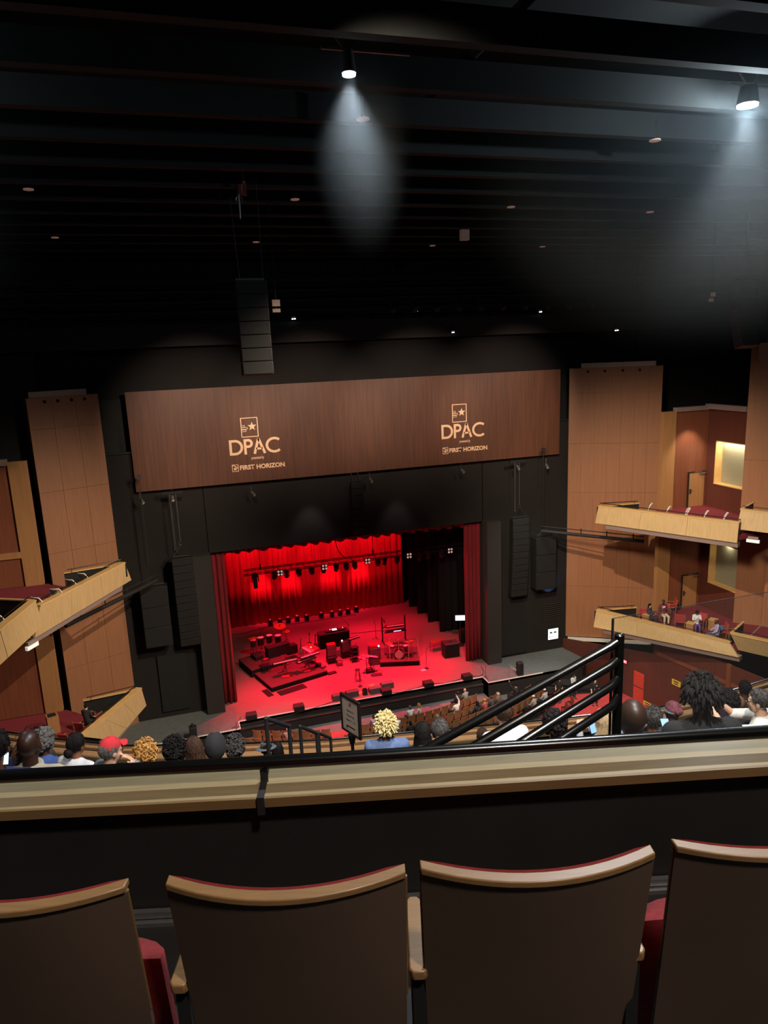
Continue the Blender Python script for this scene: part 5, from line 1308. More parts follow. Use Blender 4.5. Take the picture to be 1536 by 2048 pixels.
bigLamp('ceiling_downlight', 'bright downlight on a V bracket at the top centre of the dark ceiling', LP)
bigLamp('ceiling_downlight', 'dazzling downlight under the dark ceiling at the upper right', LQ, .22)
tp = thing('ceiling_duct', 'long dark duct pipe crossing the ceiling beams at the top', 'pipe', PZ(1075, -20, 26.95))
MB().tube([(0, 0, 0), PZ(895, 160, 26.95) - PZ(1075, -20, 26.95), (PZ(895, 160, 26.95) - PZ(1075, -20, 26.95)) * 2.2], .10, 12).obj('pipe', M_beam, tp)
for lab, x, y, Y, w, h in (('larger of two pale placards beside the dark hung array, upper one', 552, 606, 26, .27, .22), ('lower of two pale placards beside the dark hung array', 553, 621, 26, .27, .12), ('upper of two pale placards beside the right edge array', 1426, 589, 27, .24, .18), ('lower of two pale placards beside the right edge array', 1422, 600, 27, .24, .15), ('pale box hanging among the catwalk rails at the centre right', 929, 470, 32, .36, .46)):
    q = PY(x, y, Y); t = thing('hanging_placard', lab, 'placard', q); MB().box((0, 0, 0), (w, .04 if w < .3 else .3, h)).obj('plate', mat('placard', (120, 98, 90), .6, emit=(214, 170, 155), estr=.06), t); MB().cyl((0, .03, 0), (0, .03, 27.4 - q.z), .012, n=6).obj('hanger', M_black, t)  # faint emission stands for light on the plates, which are no lamps
for i, (x, y, s) in enumerate(((587, 638, 1), (830, 622, 1.4), (906, 665, .7), (1081, 624, .8), (1233, 661, 1.2))):
    q = PY(x, y, 40.3); t = thing('catwalk_spot', f'small lit spotlight on the catwalk above the header, {ORD[i]} from the left', 'stage light', q, 0, 'lit catwalk spotlights')
    MB().cyl((0, .05, .05), (0, .35, .3), .13, n=12).obj('body', M_black, t); MB().bar((0, .3, .2), (0, .9, .2), .05).obj('arm', M_black, t)
    MB().box((-.06 * s, 0, 0), (.07 * s, .02, .06)).box((.07 * s, 0, .01), (.1 * s, .02, .06)).obj('lens', emis('catwalk_white', (235, 238, 255), 3.5), t)
c0, c1 = PY(770, 612, 39.6), PY(1190, 604, 39.6)
struct(MB().cyl(c0 + V((0, .1, .5)), c1 + V((0, .1, .5)), .03, n=8).cyl(c0 + V((0, .1, .5)), c0 + V((0, .1, 4)), .02, n=6).cyl(c1 + V((0, .1, .5)), c1 + V((0, .1, 4)), .02, n=6).obj('trim_lighting_pipe', M_beam))
for i, x in enumerate(range(780, 1180, 44)):
    q = PY(x, 612 - (x - 780) * .02, 39.6); t = thing('catwalk_fixture', f'unlit dark lamp on the catwalk rail above the header, {ORD[i]} from the left', 'stage light', q, 0, 'unlit catwalk lamps')
    MB().cyl((0, 0, 0), (.05, -.4, -.3), .13, .16, 10).obj('body', M_beam, t); MB().bar((0, 0, .0), (0, .1, .5), .05).obj('yoke', M_beam, t)

# ------------------------------------------------------------------ lights
COOL = (.90, .96, 1.0); WARM = (1.0, .83, .62)
for i, (x, y) in enumerate([(LP.x, LP.y), (LQ.x, LQ.y), (4.1, 5.3), (-5.5, 14.8), (-5.5, 5.3), (13.7, 5.3), (23.3, 14.9)]):
    light('SPOT', 'house_downlight', (x, y, 25.95), (3000, 3000, 2900, 2000, 150, 150, 2400)[i], COOL, (x, y, 0), .10, 78 if i < 2 else 125, .9)
light('SPOT', 'front_house_light', (11, 20, 26), 21000, WARM, (28, 37, 3.5), .12, 58, 1.0)
light('SPOT', 'front_house_light', (10.8, 20, 26), 17000, WARM, (-5, 37, 3.5), .12, 58, 1.0)
light('SPOT', 'tower_fill_light', (3.0, 11, 25.6), 24000, WARM, (28.6, 37, 5.5), 1.6, 44, .8)  # added soft fill to lift the tower shadows, no fixture here
light('SPOT', 'tower_fill_light', (18.5, 11, 25.6), 19000, WARM, (-5.6, 37, 5.5), 1.6, 44, .8)
light('SPOT', 'box_fill_light', (8.0, 30, 18.0), 2600, WARM, (29, 36, 6), 1.2, 60, .9)
light('SPOT', 'box_fill_light', (14.0, 30, 18.0), 2200, WARM, (-6, 36, 6), 1.2, 60, .9)
for x in (2.0, 8.2, 14.6, 21.0): light('SPOT', 'header_light', (x, 29, 22), 6000, (1.0, .80, .62), (x, 42, 17.2), .15, 46, 1.0)
light('SPOT', 'rear_fill_light', (1.5, -2.3, 26.5), 1500, (1, .86, .74), (.4, 1.4, 19.5), .3, 70, .8)  # added weak fill from behind for the seat backs
for x, y, z in ((31.6, 35.1, 16.0), ): pass
light('SPOT', 'tier_fill_light', (2.0, 1.2, 26.0), 4200, (1, .93, .86), (3.4, 8.0, 16.4), .2, 62, .8)
l_ = light('AREA', 'alcove_light', (32.15, 34.3, 14.86), 60, (1, .9, .66), (32.15, 34.3, 12), .2); l_.data.shape = 'RECTANGLE'; l_.data.size = .2; l_.data.size_y = 2.2; l_.rotation_euler = (0, 0, 0)
light('AREA', 'alcove_light', (32.2, 34.4, 8.62), 10, (1, .9, .62), (32.2, 34.4, 5), .3)
light('SPOT', 'box_downlight', (30.3, 35.0, 16.4), 420, WARM, (30.4, 36.2, 13), .1, 80, .7)
# audience wash for the lower rows and orchestra
for x in (5.0, 12.0, 19.5): light('SPOT', 'orchestra_light', (x, 25, 24), 14000, (1, .93, .84), (x + .4, 34.2, 0), .2, 30, .5)
# stage: red light from above and from the truss
RED = (1.0, .012, .045)
for x, y, e in ((6, 44.5, 9000), (9.5, 43.6, 17000), (13.5, 43.6, 17000), (17, 44.5, 5000), (7.5, 49, 6500), (12, 49, 8500), (15.5, 50, 5000), (10, 52.5, 3000), (14.5, 52.5, 3200), (4.4, 43.0, 9000), (17.6, 43.0, 4500)):
    light('SPOT', 'red_stage_light', (x, y, 9.2), e, RED, (x + .2, y - .6 if 43.2 < y < 52 else (y - 2.0 if y < 43.2 else y), 0), .12, 58, .95)
for x in (4.2, 6.6, 9.0, 11.4, 13.8, 16.4): light('SPOT', 'red_curtain_light', (x, 53.6, 10.2), 2300, RED, (x, 55.4, 6.2), .1, 60, 1.0)
for x, y in ((525, 1194), (583, 1190), (663, 1172), (716, 1166)):
    q = PY(x, y, 55.3); light('SPOT', 'red_beam', (q.x + (.8 if x == 716 else -.25), 53.3, 7.6), 4800, RED, (q.x, 55.4, q.z - .2), .05, 26, 1.0)
light('SPOT', 'white_stage_light', (8, 40.9, 13.2), 160, (1, .85, .82), (8, 44, 0), .2, 70, .8)
light('SPOT', 'white_stage_light', (13.5, 40.9, 13.2), 130, (1, .8, .8), (13.5, 44, 0), .2, 60, .8)
light('SPOT', 'apron_light', (22, 39, 14), 700, (.8, .95, 1), (22, 40.6, 0), .2, 70, .8)
light('SPOT', 'door_light', (25.2, 34.6, 2.6), 60, (1, .3, .2), (26.6, 34.8, .3), .1, 80, .8)
# haze under the house lamps ------------------------------------------------------------------------
def haze(name, label, c, r, dens, cone=None):
    m = bpy.data.materials.new(name); m.use_nodes = True; nt = m.node_tree; N = nt.nodes; L = nt.links
    for n in list(N): N.remove(n)
    out = N.new('ShaderNodeOutputMaterial'); vs = N.new('ShaderNodeVolumeScatter'); vs.inputs['Color'].default_value = (.80, .92, 1, 1); vs.inputs['Anisotropy'].default_value = .1
    tc = N.new('ShaderNodeTexCoord'); ln = N.new('ShaderNodeVectorMath'); ln.operation = 'LENGTH'
    mp = N.new('ShaderNodeMapping'); mp.inputs['Scale'].default_value = tuple(1 / x for x in r)
    L.new(tc.outputs['Object'], mp.inputs['Vector']); L.new(mp.outputs['Vector'], ln.inputs[0])
    rg = N.new('ShaderNodeMapRange'); rg.interpolation_type = 'SMOOTHSTEP'; rg.inputs['From Min'].default_value = 1; rg.inputs['From Max'].default_value = .1; rg.inputs['To Min'].default_value = 0; rg.inputs['To Max'].default_value = dens
    L.new(ln.outputs['Value'], rg.inputs['Value']); L.new(rg.outputs['Result'], vs.inputs['Density']); L.new(vs.outputs['Volume'], out.inputs['Volume'])
    o = MB().ell((0, 0, 0), r, None, 24, 16).obj(name, m, smooth=60); o.location = c
    tag(o, label, 'haze'); o['kind'] = 'stuff'
    return o
haze('haze', 'bluish haze hanging in the beam of the top centre downlight', (LP.x + .16, LP.y, 24.9), (1.05, 1.05, 2.3), .0135)
haze('haze', 'grey blue haze glowing round the dazzling downlight', (LQ.x - .4, LQ.y + .3, 25.0), (6.5, 5.5, 4.6), .0105)
haze('haze', 'faint haze near the ceiling at the left edge of the hall', (-5.2, 15.2, 24.8), (4.6, 4.2, 3.6), .010)
q = PD(738, 320, (LP - CAM).dot(fwd) + .2)
light('SPOT', 'beam_light', (LP.x, LP.y, 25.93), 1500, (.76, .92, 1), q, .04, 30, 1.0)
light('POINT', 'lamp_glow', (LQ.x, LQ.y, 25.8), 480, (.76, .92, 1), None, .08)
light('POINT', 'lamp_glow', (-5.5, 14.8, 25.8), 130, (.76, .92, 1), None, .08)
w = bpy.data.worlds.new('room'); sc.world = w; w.use_nodes = True
w.node_tree.nodes['Background'].inputs[0].default_value = (.55, .5, .5, 1); w.node_tree.nodes['Background'].inputs[1].default_value = .012
sc.view_settings.view_transform = 'Standard'; sc.view_settings.look = 'None'; sc.view_settings.gamma = 1; sc.view_settings.use_curve_mapping = False
sc.view_settings.exposure = 0
sc.cycles.volume_max_steps = 64; sc.cycles.max_bounces = 6; sc.cycles.volume_bounces = 0; sc.cycles.diffuse_bounces = 3; sc.cycles.transparent_max_bounces = 10
sc.cycles.use_denoising = True
sc.cycles.sample_clamp_indirect = 4
# ================================================================== PEOPLE
def remeshed(mb, name, m, parent, voxel, smooth=4):
    me = mb.mesh(name); o = bpy.data.objects.new(name, me); COL.objects.link(o)
    r = o.modifiers.new('fuse', 'REMESH'); r.mode = 'VOXEL'; r.voxel_size = voxel
    s = o.modifiers.new('relax', 'SMOOTH'); s.factor = .5; s.iterations = smooth
    dg = bpy.context.evaluated_depsgraph_get()
    me2 = bpy.data.meshes.new_from_object(o.evaluated_get(dg), depsgraph=dg)
    o.modifiers.clear(); o.data = me2; bpy.data.meshes.remove(me); me2.name = name
    me2.materials.clear(); me2.materials.append(m)
    me2.polygons.foreach_set('use_smooth', [True] * len(me2.polygons))
    o.parent = parent
    return o
SKIN = {'dark': mat('skin_dark', (92, 58, 42), .45, vary=.06, spec=.5), 'deep': mat('skin_deep', (58, 36, 27), .42, vary=.06, spec=.5), 'mid': mat('skin_brown', (140, 92, 66), .5, vary=.06), 'light': mat('skin_light', (214, 168, 140), .5, vary=.05)}
def cloth(name, rgb): return mat(name, rgb, .9, vary=.14, scale=18, bump=.15)
HAIRM = {k: mat('hair_' + k, c, .75, vary=v, scale=40, spec=.2) for k, c, v in (('black', (26, 22, 21), .75), ('brown', (66, 46, 34), .5), ('grey', (104, 100, 96), .5), ('blond', (226, 204, 146), .35), ('gold', (180, 132, 72), .55), ('mixed', (70, 66, 64), .95), ('sandy', (190, 164, 126), .3))}  # wide spread in black and mixed hair paints sheen into the colour
def joints(pose, arms):
    J = {}
    if pose == 'sit':
        J.update(pel=(0, .02, .53), waist=(0, -.04, .72), chest=(0, -.06, .95), neck=(0, -.045, 1.115), head=(0, -.01, 1.27), shz=1.055, shy=-.05)
        kn, an, toe = (.12, .46, .52), (.12, .46, .09), (.13, .62, .04); hp = (.10, .04, .52)
    else:
        J.update(pel=(0, 0, .94), waist=(0, 0, 1.10), chest=(0, 0, 1.30), neck=(0, -.005, 1.49), head=(0, .02, 1.64), shz=1.43, shy=0.)
        kn, an, toe = (.11, .03, .50), (.12, 0, .09), (.13, .14, .03); hp = (.095, 0, .92)
    J['legs'] = (hp, kn, an, toe); dz = J['shz'] - 1.055; dy = J['shy'] + .05
    A = {'lap': ((.25, .05, .80), (.12, .26, .68), (.05, .33, .66)), 'phone': ((.24, .10, .83), (.08, .30, .98), (.05, .345, 1.06)), 'face': ((.23, .18, .90), (.12, .15, 1.12), (.10, .10, 1.20)),
         'rest': ((.28, .0, .80), (.27, .22, .68), (.25, .31, .67)), 'raise': ((.20, .24, .98), (.10, .40, 1.14), (.07, .44, 1.22)), 'down': ((.235, -.06, .76), (.23, .02, .52), (.22, .04, .42)), 'up': ((.30, .10, 1.25), (.25, .25, 1.47), (.24, .30, 1.55))}
    J['arms'] = []
    for s, a in ((-1, arms[0]), (1, arms[1])):
        J['arms'].append([(s * .185, J['shy'], J['shz'])] + [(s * p[0], p[1] + dy, p[2] + dz) for p in A[a]])
    return J
def hand(mb, wr, tip, side, fine, curl=.5):
    wr, tip = V(wr), V(tip); d = (tip - wr).normalized()
    sidev = d.cross(V((0, 0, 1))); sidev = sidev.normalized() if sidev.length > .1 else V((1, 0, 0))
    nrm = sidev.cross(d).normalized()
    M = MX((sidev, d, nrm)).transposed()
    mb.ell(wr + d * .05, (.042, .055, .020), M, 10, 7)
    if not fine: mb.ell(wr + d * .11, (.038, .05, .018), M, 8, 6); return
    for k, (x, l) in enumerate(((-.031, .062), (-.011, .072), (.010, .068), (.029, .052))):
        p0 = wr + d * .09 + sidev * x; p1 = p0 + d * l * .55 - nrm * .012 * curl; p2 = p1 + d * l * .35 - nrm * .035 * curl
        mb.cap(p0, p1, .0105, .0095, 8); mb.cap(p1, p2, .0095, .008, 8)
    t0 = wr + d * .03 - sidev * side * .036; t1 = t0 + d * .035 - sidev * side * .022 - nrm * .01; t2 = t1 + d * .03 - sidev * side * .004 - nrm * .012
    mb.cap(t0, t1, .012, .0105, 8); mb.cap(t1, t2, .0105, .009, 8)
def hair_mesh(style, seed, far=False):
    """hair in head coordinates: centre of the skull at the origin, face towards +Y"""
    r = random.Random(seed); mb = MB()
    SK = V((.080, .098, .100)); c0 = V((0, -.008, .03))
    def pt(th, ph, k=1.0): return c0 + V((SK.x * k * math.cos(ph) * math.cos(th), SK.y * k * math.cos(ph) * math.sin(th), SK.z * k * math.sin(ph)))
    def scalp(n, low=-.35, front=.25):
        out = []
        i = 0
        while len(out) < n:
            i += 1; z = r.uniform(math.sin(low), 1); ph = math.asin(z); th = r.uniform(0, 2 * PI)
            if math.sin(th) > .35 and ph < front + .25 * math.sin(th): continue
            out.append((th, ph))
        return out
    def capshell(k, low, bumps, fr=.45):
        nu, nv = (28, 14) if not far else (14, 8)
        def f(u, v):
            th = u * 2 * PI; lo = low + (fr - low) * max(0, math.sin(th)) ** 1.5
            ph = lo + (PI / 2 - lo) * v
            kk = k * (1 + bumps * math.sin(th * 9 + seed) * math.sin(ph * 11 + seed) + bumps * .8 * math.sin(th * 17) * math.cos(ph * 19))
            return pt(th, ph, kk)
        mb.shell(f, nu, nv, lambda u, v: (c0 - V(f(u, v))) * .12)
    def strands(n, k, low, rr=.0035, top=1.35):
        for _ in range(n if not far else n // 4):
            th = r.uniform(0, 2 * PI); lo = low if math.sin(th) < .3 else .45
            P = [pt(th + r.uniform(-.12, .12), lo + (top - lo) * (1 - q / 5), k * r.uniform(.985, 1.035)) for q in range(6)]
            mb.tube(P, [rr, rr * 1.3, rr * 1.4, rr * 1.3, rr, rr * .5], 5)
    if style == 'short':
        capshell(1.06, -.55, .012); strands(150, 1.065, -.62, .003)
        for t, p in scalp(130 if not far else 20, -.5, .35):
            a = pt(t, p, 1.05); n = (a - c0).normalized(); mb.tube([a, a + (n + V((r.uniform(-.9, .9), r.uniform(-.9, .9), .2))).normalized() * .022], [.004, .0015], 4)
    elif style == 'afro': capshell(1.30, -.6, .035, .35); [mb.ell(pt(t, p, 1.27), r.uniform(.016, .03), None, 7, 5) for t, p in scalp(120 if not far else 30, -.6)]
    elif style == 'curly':
        capshell(1.12, -.75, .03, .4)
        for t, p in scalp(210 if not far else 40, -.9):
            c = pt(t, p, r.uniform(1.12, 1.38)); mb.torus(c, r.uniform(.011, .019), r.uniform(.005, .008), Euler((r.uniform(0, 6), r.uniform(0, 6), 0)).to_matrix(), 9, 5)
    elif style == 'dreads':
        capshell(1.08, -.6, .02, .35)
        for t, p in scalp(260 if not far else 50, -.5):
            a = pt(t, p, 1.02); n = (a - c0).normalized(); L = r.uniform(.035, .065)
            out = V((n.x, n.y, max(n.z, -.2) + .1)).normalized()
            b = a + out * L * .55; c = b + V((n.x * .4, n.y * .4, -.75 + .5 * max(0, n.z))).normalized() * L * .6
            mb.tube([a, a.lerp(b, .6) + V((r.uniform(-.008, .008), r.uniform(-.008, .008), .006)), b, c], [.0085, .0085, .008, .005], 6)
    elif style == 'spiky':
        capshell(1.10, -.75, .02, .3)
        for t, p in scalp(300, -.6):
            a = pt(t, p, 1.0); n = (a - c0).normalized(); L = r.uniform(.032, .055)
            e = V((r.uniform(-.5, .5), r.uniform(-.5, .5), r.uniform(-.3, .3)))
            b = a + (n + e * .4 + V((0, 0, .25))).normalized() * L; c = b + (n * .5 + e + V((0, 0, -.5))).normalized() * L * .45
            mb.tube([a, a.lerp(b, .5), b, c], [.008, .008, .0075, .005], 6)
    elif style in ('braids', 'long'):
        capshell(1.09, -.5, .015, .4); strands(140, 1.10, -.5, .0045)
        n = 90 if not far else 26
        for k in range(n):
            th = PI + PI * (k + .5) / n * 1.0 if False else r.uniform(PI * .93, PI * 2.07); a = pt(th, r.uniform(-.1, .7), 1.03)
            n_ = (a - c0).normalized(); b = pt(th, -.35, 1.18); L = r.uniform(.14, .24)
            c = b + V((n_.x * .03, -.015 + n_.y * .02, -L)); rr = .0075 if style == 'braids' else .010
            mb.tube([a, a.lerp(b, .5) + n_ * .012, b, b.lerp(c, .5) + V((r.uniform(-.006, .006), r.uniform(-.006, .006), 0)), c], [rr, rr, rr, rr, rr * .5], 6)
    elif style == 'bun':
        capshell(1.07, -.6, .012, .5); strands(140, 1.07, -.6, .003); mb.ell((0, -.085, .10), (.05, .045, .042), None, 12, 8)
        for k in range(5): mb.torus((0, -.085, .10), .02 + .006 * k, .007, Euler((1.0, .2 * k, 0)).to_matrix(), 14, 5)
    elif style == 'lowbun':
        capshell(1.08, -.6, .014, .45); strands(190, 1.085, -.62, .0036); mb.ell((0, -.125, -.035), (.055, .045, .05), None, 12, 8)
        for k in range(5): mb.torus((0, -.13, -.035), .02 + .007 * k, .008, Euler((1.4, .2 * k, 0)).to_matrix(), 14, 5)
    elif style == 'fringe': capshell(1.04, -.55, .008, .9); strands(160, 1.05, -.6, .0026, .75)
    return mb
def person(name_label, loc, rz, pose='sit', arms=('lap', 'lap'), skin='dark', hair=('short', 'black'), shirt=(60, 60, 64), trousers=(40, 42, 50), sleeve='long', yaw=0, pitch=0, far=True, lean=0.0, size=1.0, extras=(), group=None, seed=1, face=True):
    t = thing('person', name_label, 'person', loc, rz, group); t.scale = (size,) * 3
    fine = not far; J = joints(pose, arms)
    sk = SKIN[skin]; vox = .0105 if fine else .024
    LM = MX.Translation(V((0, 0, .55))) @ MX.Rotation(R_(-lean), 4, 'X') @ MX.Translation(V((0, 0, -.55))) if pose == 'sit' else MX.Identity(4)
    up = lambda p: LM @ V(p)
    hc = up(J['head']); HR = Euler((R_(pitch) + R_(-lean) * .4, 0, R_(yaw)), 'XYZ').to_matrix()
    H = lambda p: hc + HR @ V(p)
    b = MB()
    # head: skull, face, jaw, nose, brows, lips, ears
    b.ell(H((0, -.008, .03)), (.077, .095, .095), HR, 18, 12); b.ell(H((0, .028, -.035)), (.060, .066, .085), HR, 16, 10); b.ell(H((0, .05, -.09)), (.036, .036, .032), HR, 10, 7)
    b.cap(H((0, .09, .01)), H((0, .108, -.028)), .010, .014, 8)
    for s in (-1, 1):
        b.ell(H((s * .079, -.004, -.008)), (.012, .022, .034), HR, 8, 6); b.ell(H((s * .03, .084, .028)), (.024, .012, .008), HR, 8, 5); b.ell(H((s * .036, .062, -.03)), (.022, .02, .022), HR, 8, 6)
    b.ell(H((0, .088, -.060)), (.024, .012, .008), HR, 8, 5); b.ell(H((0, .086, -.072)), (.020, .012, .008), HR, 8, 5)
    nk = up(J['neck']); b.cap(nk - V((0, 0, .03)), H((0, -.015, -.055)), .058, .054, 12)
    ch, wa, pe = up(J['chest']), up(J['waist']), V(J['pel'])
    def torso(m, g):
        m.ell(ch, (.175 + g, .115 + g, .19 + g), None, 16, 10); m.ell(ch + V((0, 0, .10)), (.165 + g, .085 + g, .085 + g), None, 14, 8)
        m.cap(ch + V((0, .0, -.05)), wa, .145 + g, .135 + g, 14); m.ell(pe, (.165 + g, .13 + g, .13 + g), None, 14, 9)
        m.cap(wa, pe, .135 + g, .145 + g, 14)
        m.cap(nk + V((-.06, 0, -.035)), nk + V((.06, 0, -.035)), .05 + g, .05 + g, 10)
    def armsf(m, g, upto):
        for a in J['arms']:
            sh, el, wr, tp = [up(q) for q in a]
            m.cap(sh + (ch + V((0, 0, .09)) - sh) * .35, sh, .07 + g, .062 + g, 10); m.cap(sh, el, .054 + g, .043 + g, 10)
            if upto > 1: m.cap(el, el.lerp(wr, 1.0 if upto == 2 else .95), .042 + g, .030 + g, 10)
    def legsf(m, g, shoe):
        hp, kn, an, to = J['legs']
        for s in (-1, 1):
            S = lambda p: V((p[0] * s, p[1], p[2]))
            m.cap(S(hp), S(kn), .085 + g, .062 + g, 12); m.cap(S(kn), S(an), .058 + g, .042 + g, 12)
            if shoe: m.cap(S(an) - V((0, .02, .03)), S(to), .042, .036, 10)
    torso(b, 0); armsf(b, 0, 2); legsf(b, 0, True)
    for k, a in enumerate(J['arms']): hand(b, up(a[2]), up(a[3]), (-1, 1)[k], fine, .6)
    remeshed(b, 'body', sk, t, vox)
    s = MB(); torso(s, .014); armsf(s, .012, 2 if sleeve == 'long' else 1); remeshed(s, 'shirt', shirt if not isinstance(shirt, tuple) else cloth('cloth_%d_%d_%d' % shirt, shirt), t, .014 if fine else .03)
    q = MB(); q.ell(pe, (.176, .142, .12), None, 14, 9); legsf(q, .013, False); remeshed(q, 'trousers', cloth('cloth_%d_%d_%d' % trousers, trousers), t, .016 if fine else .03)
    sh = MB(); hp, kn, an, to = J['legs']
    for k in (-1, 1): sh.cap((k * an[0], an[1] - .035, an[2] - .045), (k * to[0], to[1] + .02, to[2] + .005), .045, .042, 10)
    sh.obj('shoes', M_blk2, t, smooth=60)
    if face:
        for k in (-1, 1):
            e = MB().ell(H((k * .029, .080, .006)), .0125, None, 8, 6).obj('eye', M_white, t); MB().ell(H((k * .029, .0915, .006)), .006, None, 6, 4).obj('pupil', M_cable, e)
    if hair and hair[0] != 'bald':
        hm = hair_mesh(hair[0], seed, far); hm.v = [tuple(H(p)) for p in hm.v]; hm.obj('hair', HAIRM[hair[1]], t, smooth=60)
    for ex in extras: ex(t, H, up, J)
    return t
# extras worn by people
def x_cap(m, brim=1, back=False):
    def f(t, H, up, J):
        mb = MB(); mb.shell(lambda u, v: H(V((.084 * math.cos((.05 + .95 * v) * PI / 2 * .999) * math.cos(u * 2 * PI), -.006 + .102 * math.cos((.05 + .95 * v) * PI / 2 * .999) * math.sin(u * 2 * PI), .040 + .095 * math.sin((.05 + .95 * v) * PI / 2)))), 20, 8, lambda u, v: (0, 0, .006))
        o = mb.obj('cap', m, t, smooth=60)
        MB().shell(lambda u, v: H(V(((u - .5) * .15 * (1 - .25 * v * v), .085 + .075 * v * (1 - (2 * u - 1) ** 2 * .35), .045 - .012 * v + .012 * (1 - (2 * u - 1) ** 2)))), 8, 5, lambda u, v: (0, 0, .006)).obj('brim', m, o, smooth=60)
        MB().ell(H((0, -.006, .142)), .008, None, 6, 5).obj('button', m, o)
    return f
def x_beanie(m):
    def f(t, H, up, J):
        MB().shell(lambda u, v: H(V((.086 * math.cos((-.12 + 1.12 * v) * PI / 2 * .999) * math.cos(u * 2 * PI), -.008 + .105 * math.cos((-.12 + 1.12 * v) * PI / 2 * .999) * math.sin(u * 2 * PI), .035 + .115 * math.sin((-.12 + 1.12 * v) * PI / 2)))), 18, 8, lambda u, v: (0, 0, .005)).obj('beanie', m, t, smooth=60)
    return f
def x_hood(m):
    def f(t, H, up, J):
        mb = MB()
        def g(u, v):
            th = -PI * .78 - PI / 2 + u * PI * 1.56 + PI; th = PI * 1.5 + (u - .5) * PI * 1.5; ph = -1.1 + v * (PI / 2 + 1.1)
            return H(V((.105 * math.cos(ph) * math.cos(th), -.01 + .125 * math.cos(ph) * math.sin(th), .015 + .135 * math.sin(ph))))
        mb.shell(g, 20, 12, lambda u, v: (0, 0, .008)); mb.obj('hood', m, t, smooth=70)
        MB().ell(H((0, -.07, -.14)), (.13, .08, .05), None, 14, 8).obj('hood_fold', m, t)
    return f
def x_hat(m):
    def f(t, H, up, J):
        R = (H((0, 0, 1)) - H((0, 0, 0))).normalized(); M = frame_to(R)
        MB().lathe([(.02, .13), (.075, .125), (.088, .05), (.09, .035), (.16, .03), (.165, .036), (.16, .042), (.088, .05)], H((0, -.008, .0)), M, 24).obj('hat', m, t, smooth=50)
        MB().torus(H((0, -.008, .055)), .090, .008, M, 24, 6).obj('hat_band', M_cable, t)
    return f
def x_scarf(ms):
    def f(t, H, up, J):
        MB().ell(H((0, -.012, .042)), (.088, .104, .096), None, 18, 10).obj('headscarf', ms[0], t)
        MB().torus(H((0, -.01, .03)), .09, .016, None, 20, 6).obj('scarf_roll', ms[1], t); MB().ell(H((0, -.115, .06)), (.05, .04, .045), None, 12, 7).obj('scarf_knot', ms[0], t)
    return f
def x_glasses(top=False):
    def f(t, H, up, J):
        y, z = (.085, .09) if top else (.100, .006); mb = MB()
        for k in (-1, 1): mb.torus(H((k * .032, y, z)), .023, .003, MX.Rotation(PI / 2, 3, 'X'), 14, 5); mb.tube([H((k * .055, y - .005, z)), H((k * .08, .0, z + .005)), H((k * .08, -.02, z - .005))], .003, 5)
        mb.tube([H((-.01, y, z)), H((.01, y, z))], .003, 5); mb.obj('glasses', M_cable, t)
    return f
def x_beard(m):
    def f(t, H, up, J): MB().ell(H((0, .045, -.085)), (.056, .055, .045), None, 12, 8).obj('beard', m, t)
    return f
def x_mark(m):
    def f(t, H, up, J):
        c = up(J['chest']) + V((0, .132, -.02)); mb = MB()
        for a in (0, .7, -.7): mb.box(c + V((.07 * math.sin(a), 0, .05 * math.cos(a))), (.045, .02, .13), M=MX.Rotation(a, 3, 'Y'))
        mb.ell(c + V((0, 0, -.03)), (.08, .014, .05), None, 10, 6); mb.obj('shirt_print', m, t)
    return f
def x_badge(t, H, up, J):
    c = up(J['chest']); MB().box(c + V((.02, .135, -.14)), (.075, .01, .11)).obj('badge', M_paper, t); MB().box(c + V((-.08, .125, .05)), (.07, .012, .03)).obj('name_tag', M_paper, t)
    MB().tube([c + V((-.07, .05, .17)), c + V((0, .128, -.03)), c + V((.02, .132, -.09))], .004, 5).obj('lanyard', M_cable, t)
def collar(m):
    def f(t, H, up, J): MB().torus(up(J['neck']) - V((0, 0, .0)), .075, .022, Euler((.25, 0, 0)).to_matrix(), 18, 7).obj('collar', m, t)
    return f
def phone_at(p, rz, label, lit=(200, 220, 255), s=2.5, tilt=-25):
    t = thing('phone', label, 'phone', p, rz)
    a = MB().box((0, 0, 0), (.075, .009, .15)).obj('body', M_cable, t, bevel=.003); b = MB().box((0, -.0055, 0), (.068, .002, .138)).obj('display', emis('phone_%d_%d_%d' % lit, lit, s), t)
    for o in (a, b): o.rotation_euler.x = R_(tilt)
    return t

# ---- lower rows of the tier in front -------------------------------------------------------------------
tseat = None
def rowseat(p, rz, zf, lab):
    global tseat
    c = dup(seat0, (p.x, p.y, zf), rz, lab, 'seats of the lower rows')
    return c
FACE_ST = R_(-14)
def aud(x, y, depth, label, turn=0, **k):
    """a spectator whose head centre is seen at pixel x, y at the given depth; the rake of the tier follows the sight line"""
    size = k.get('size', 1.0); h = PD(x, y, depth); zf = h.z - 1.27 * size
    rz = FACE_ST + R_(turn); lean = k.get('lean', 0)
    f = V((-math.sin(rz), math.cos(rz), 0)); p = V((h.x, h.y, 0)) - f * (-.01 + math.sin(R_(lean)) * .72) * size
    t = person(label, (p.x, p.y, zf), rz, far=False, **k)
    s = p - V((-math.sin(FACE_ST), math.cos(FACE_ST), 0)) * .12
    rowseat(s, FACE_ST, zf, seatlabel(label))
    return t
def seatlabel(label):
    w = label.replace('person ', 'the person ').split(',')[0].split()
    return ' '.join(['theater', 'seat', 'under'] + w[:12])
A_ = aud
A_(-6, 1497, 5.0, 'person with dark hair cut by the left edge', skin='dark', hair=('short', 'black'), shirt=(40, 46, 90), arms=('phone', 'phone'), seed=2)
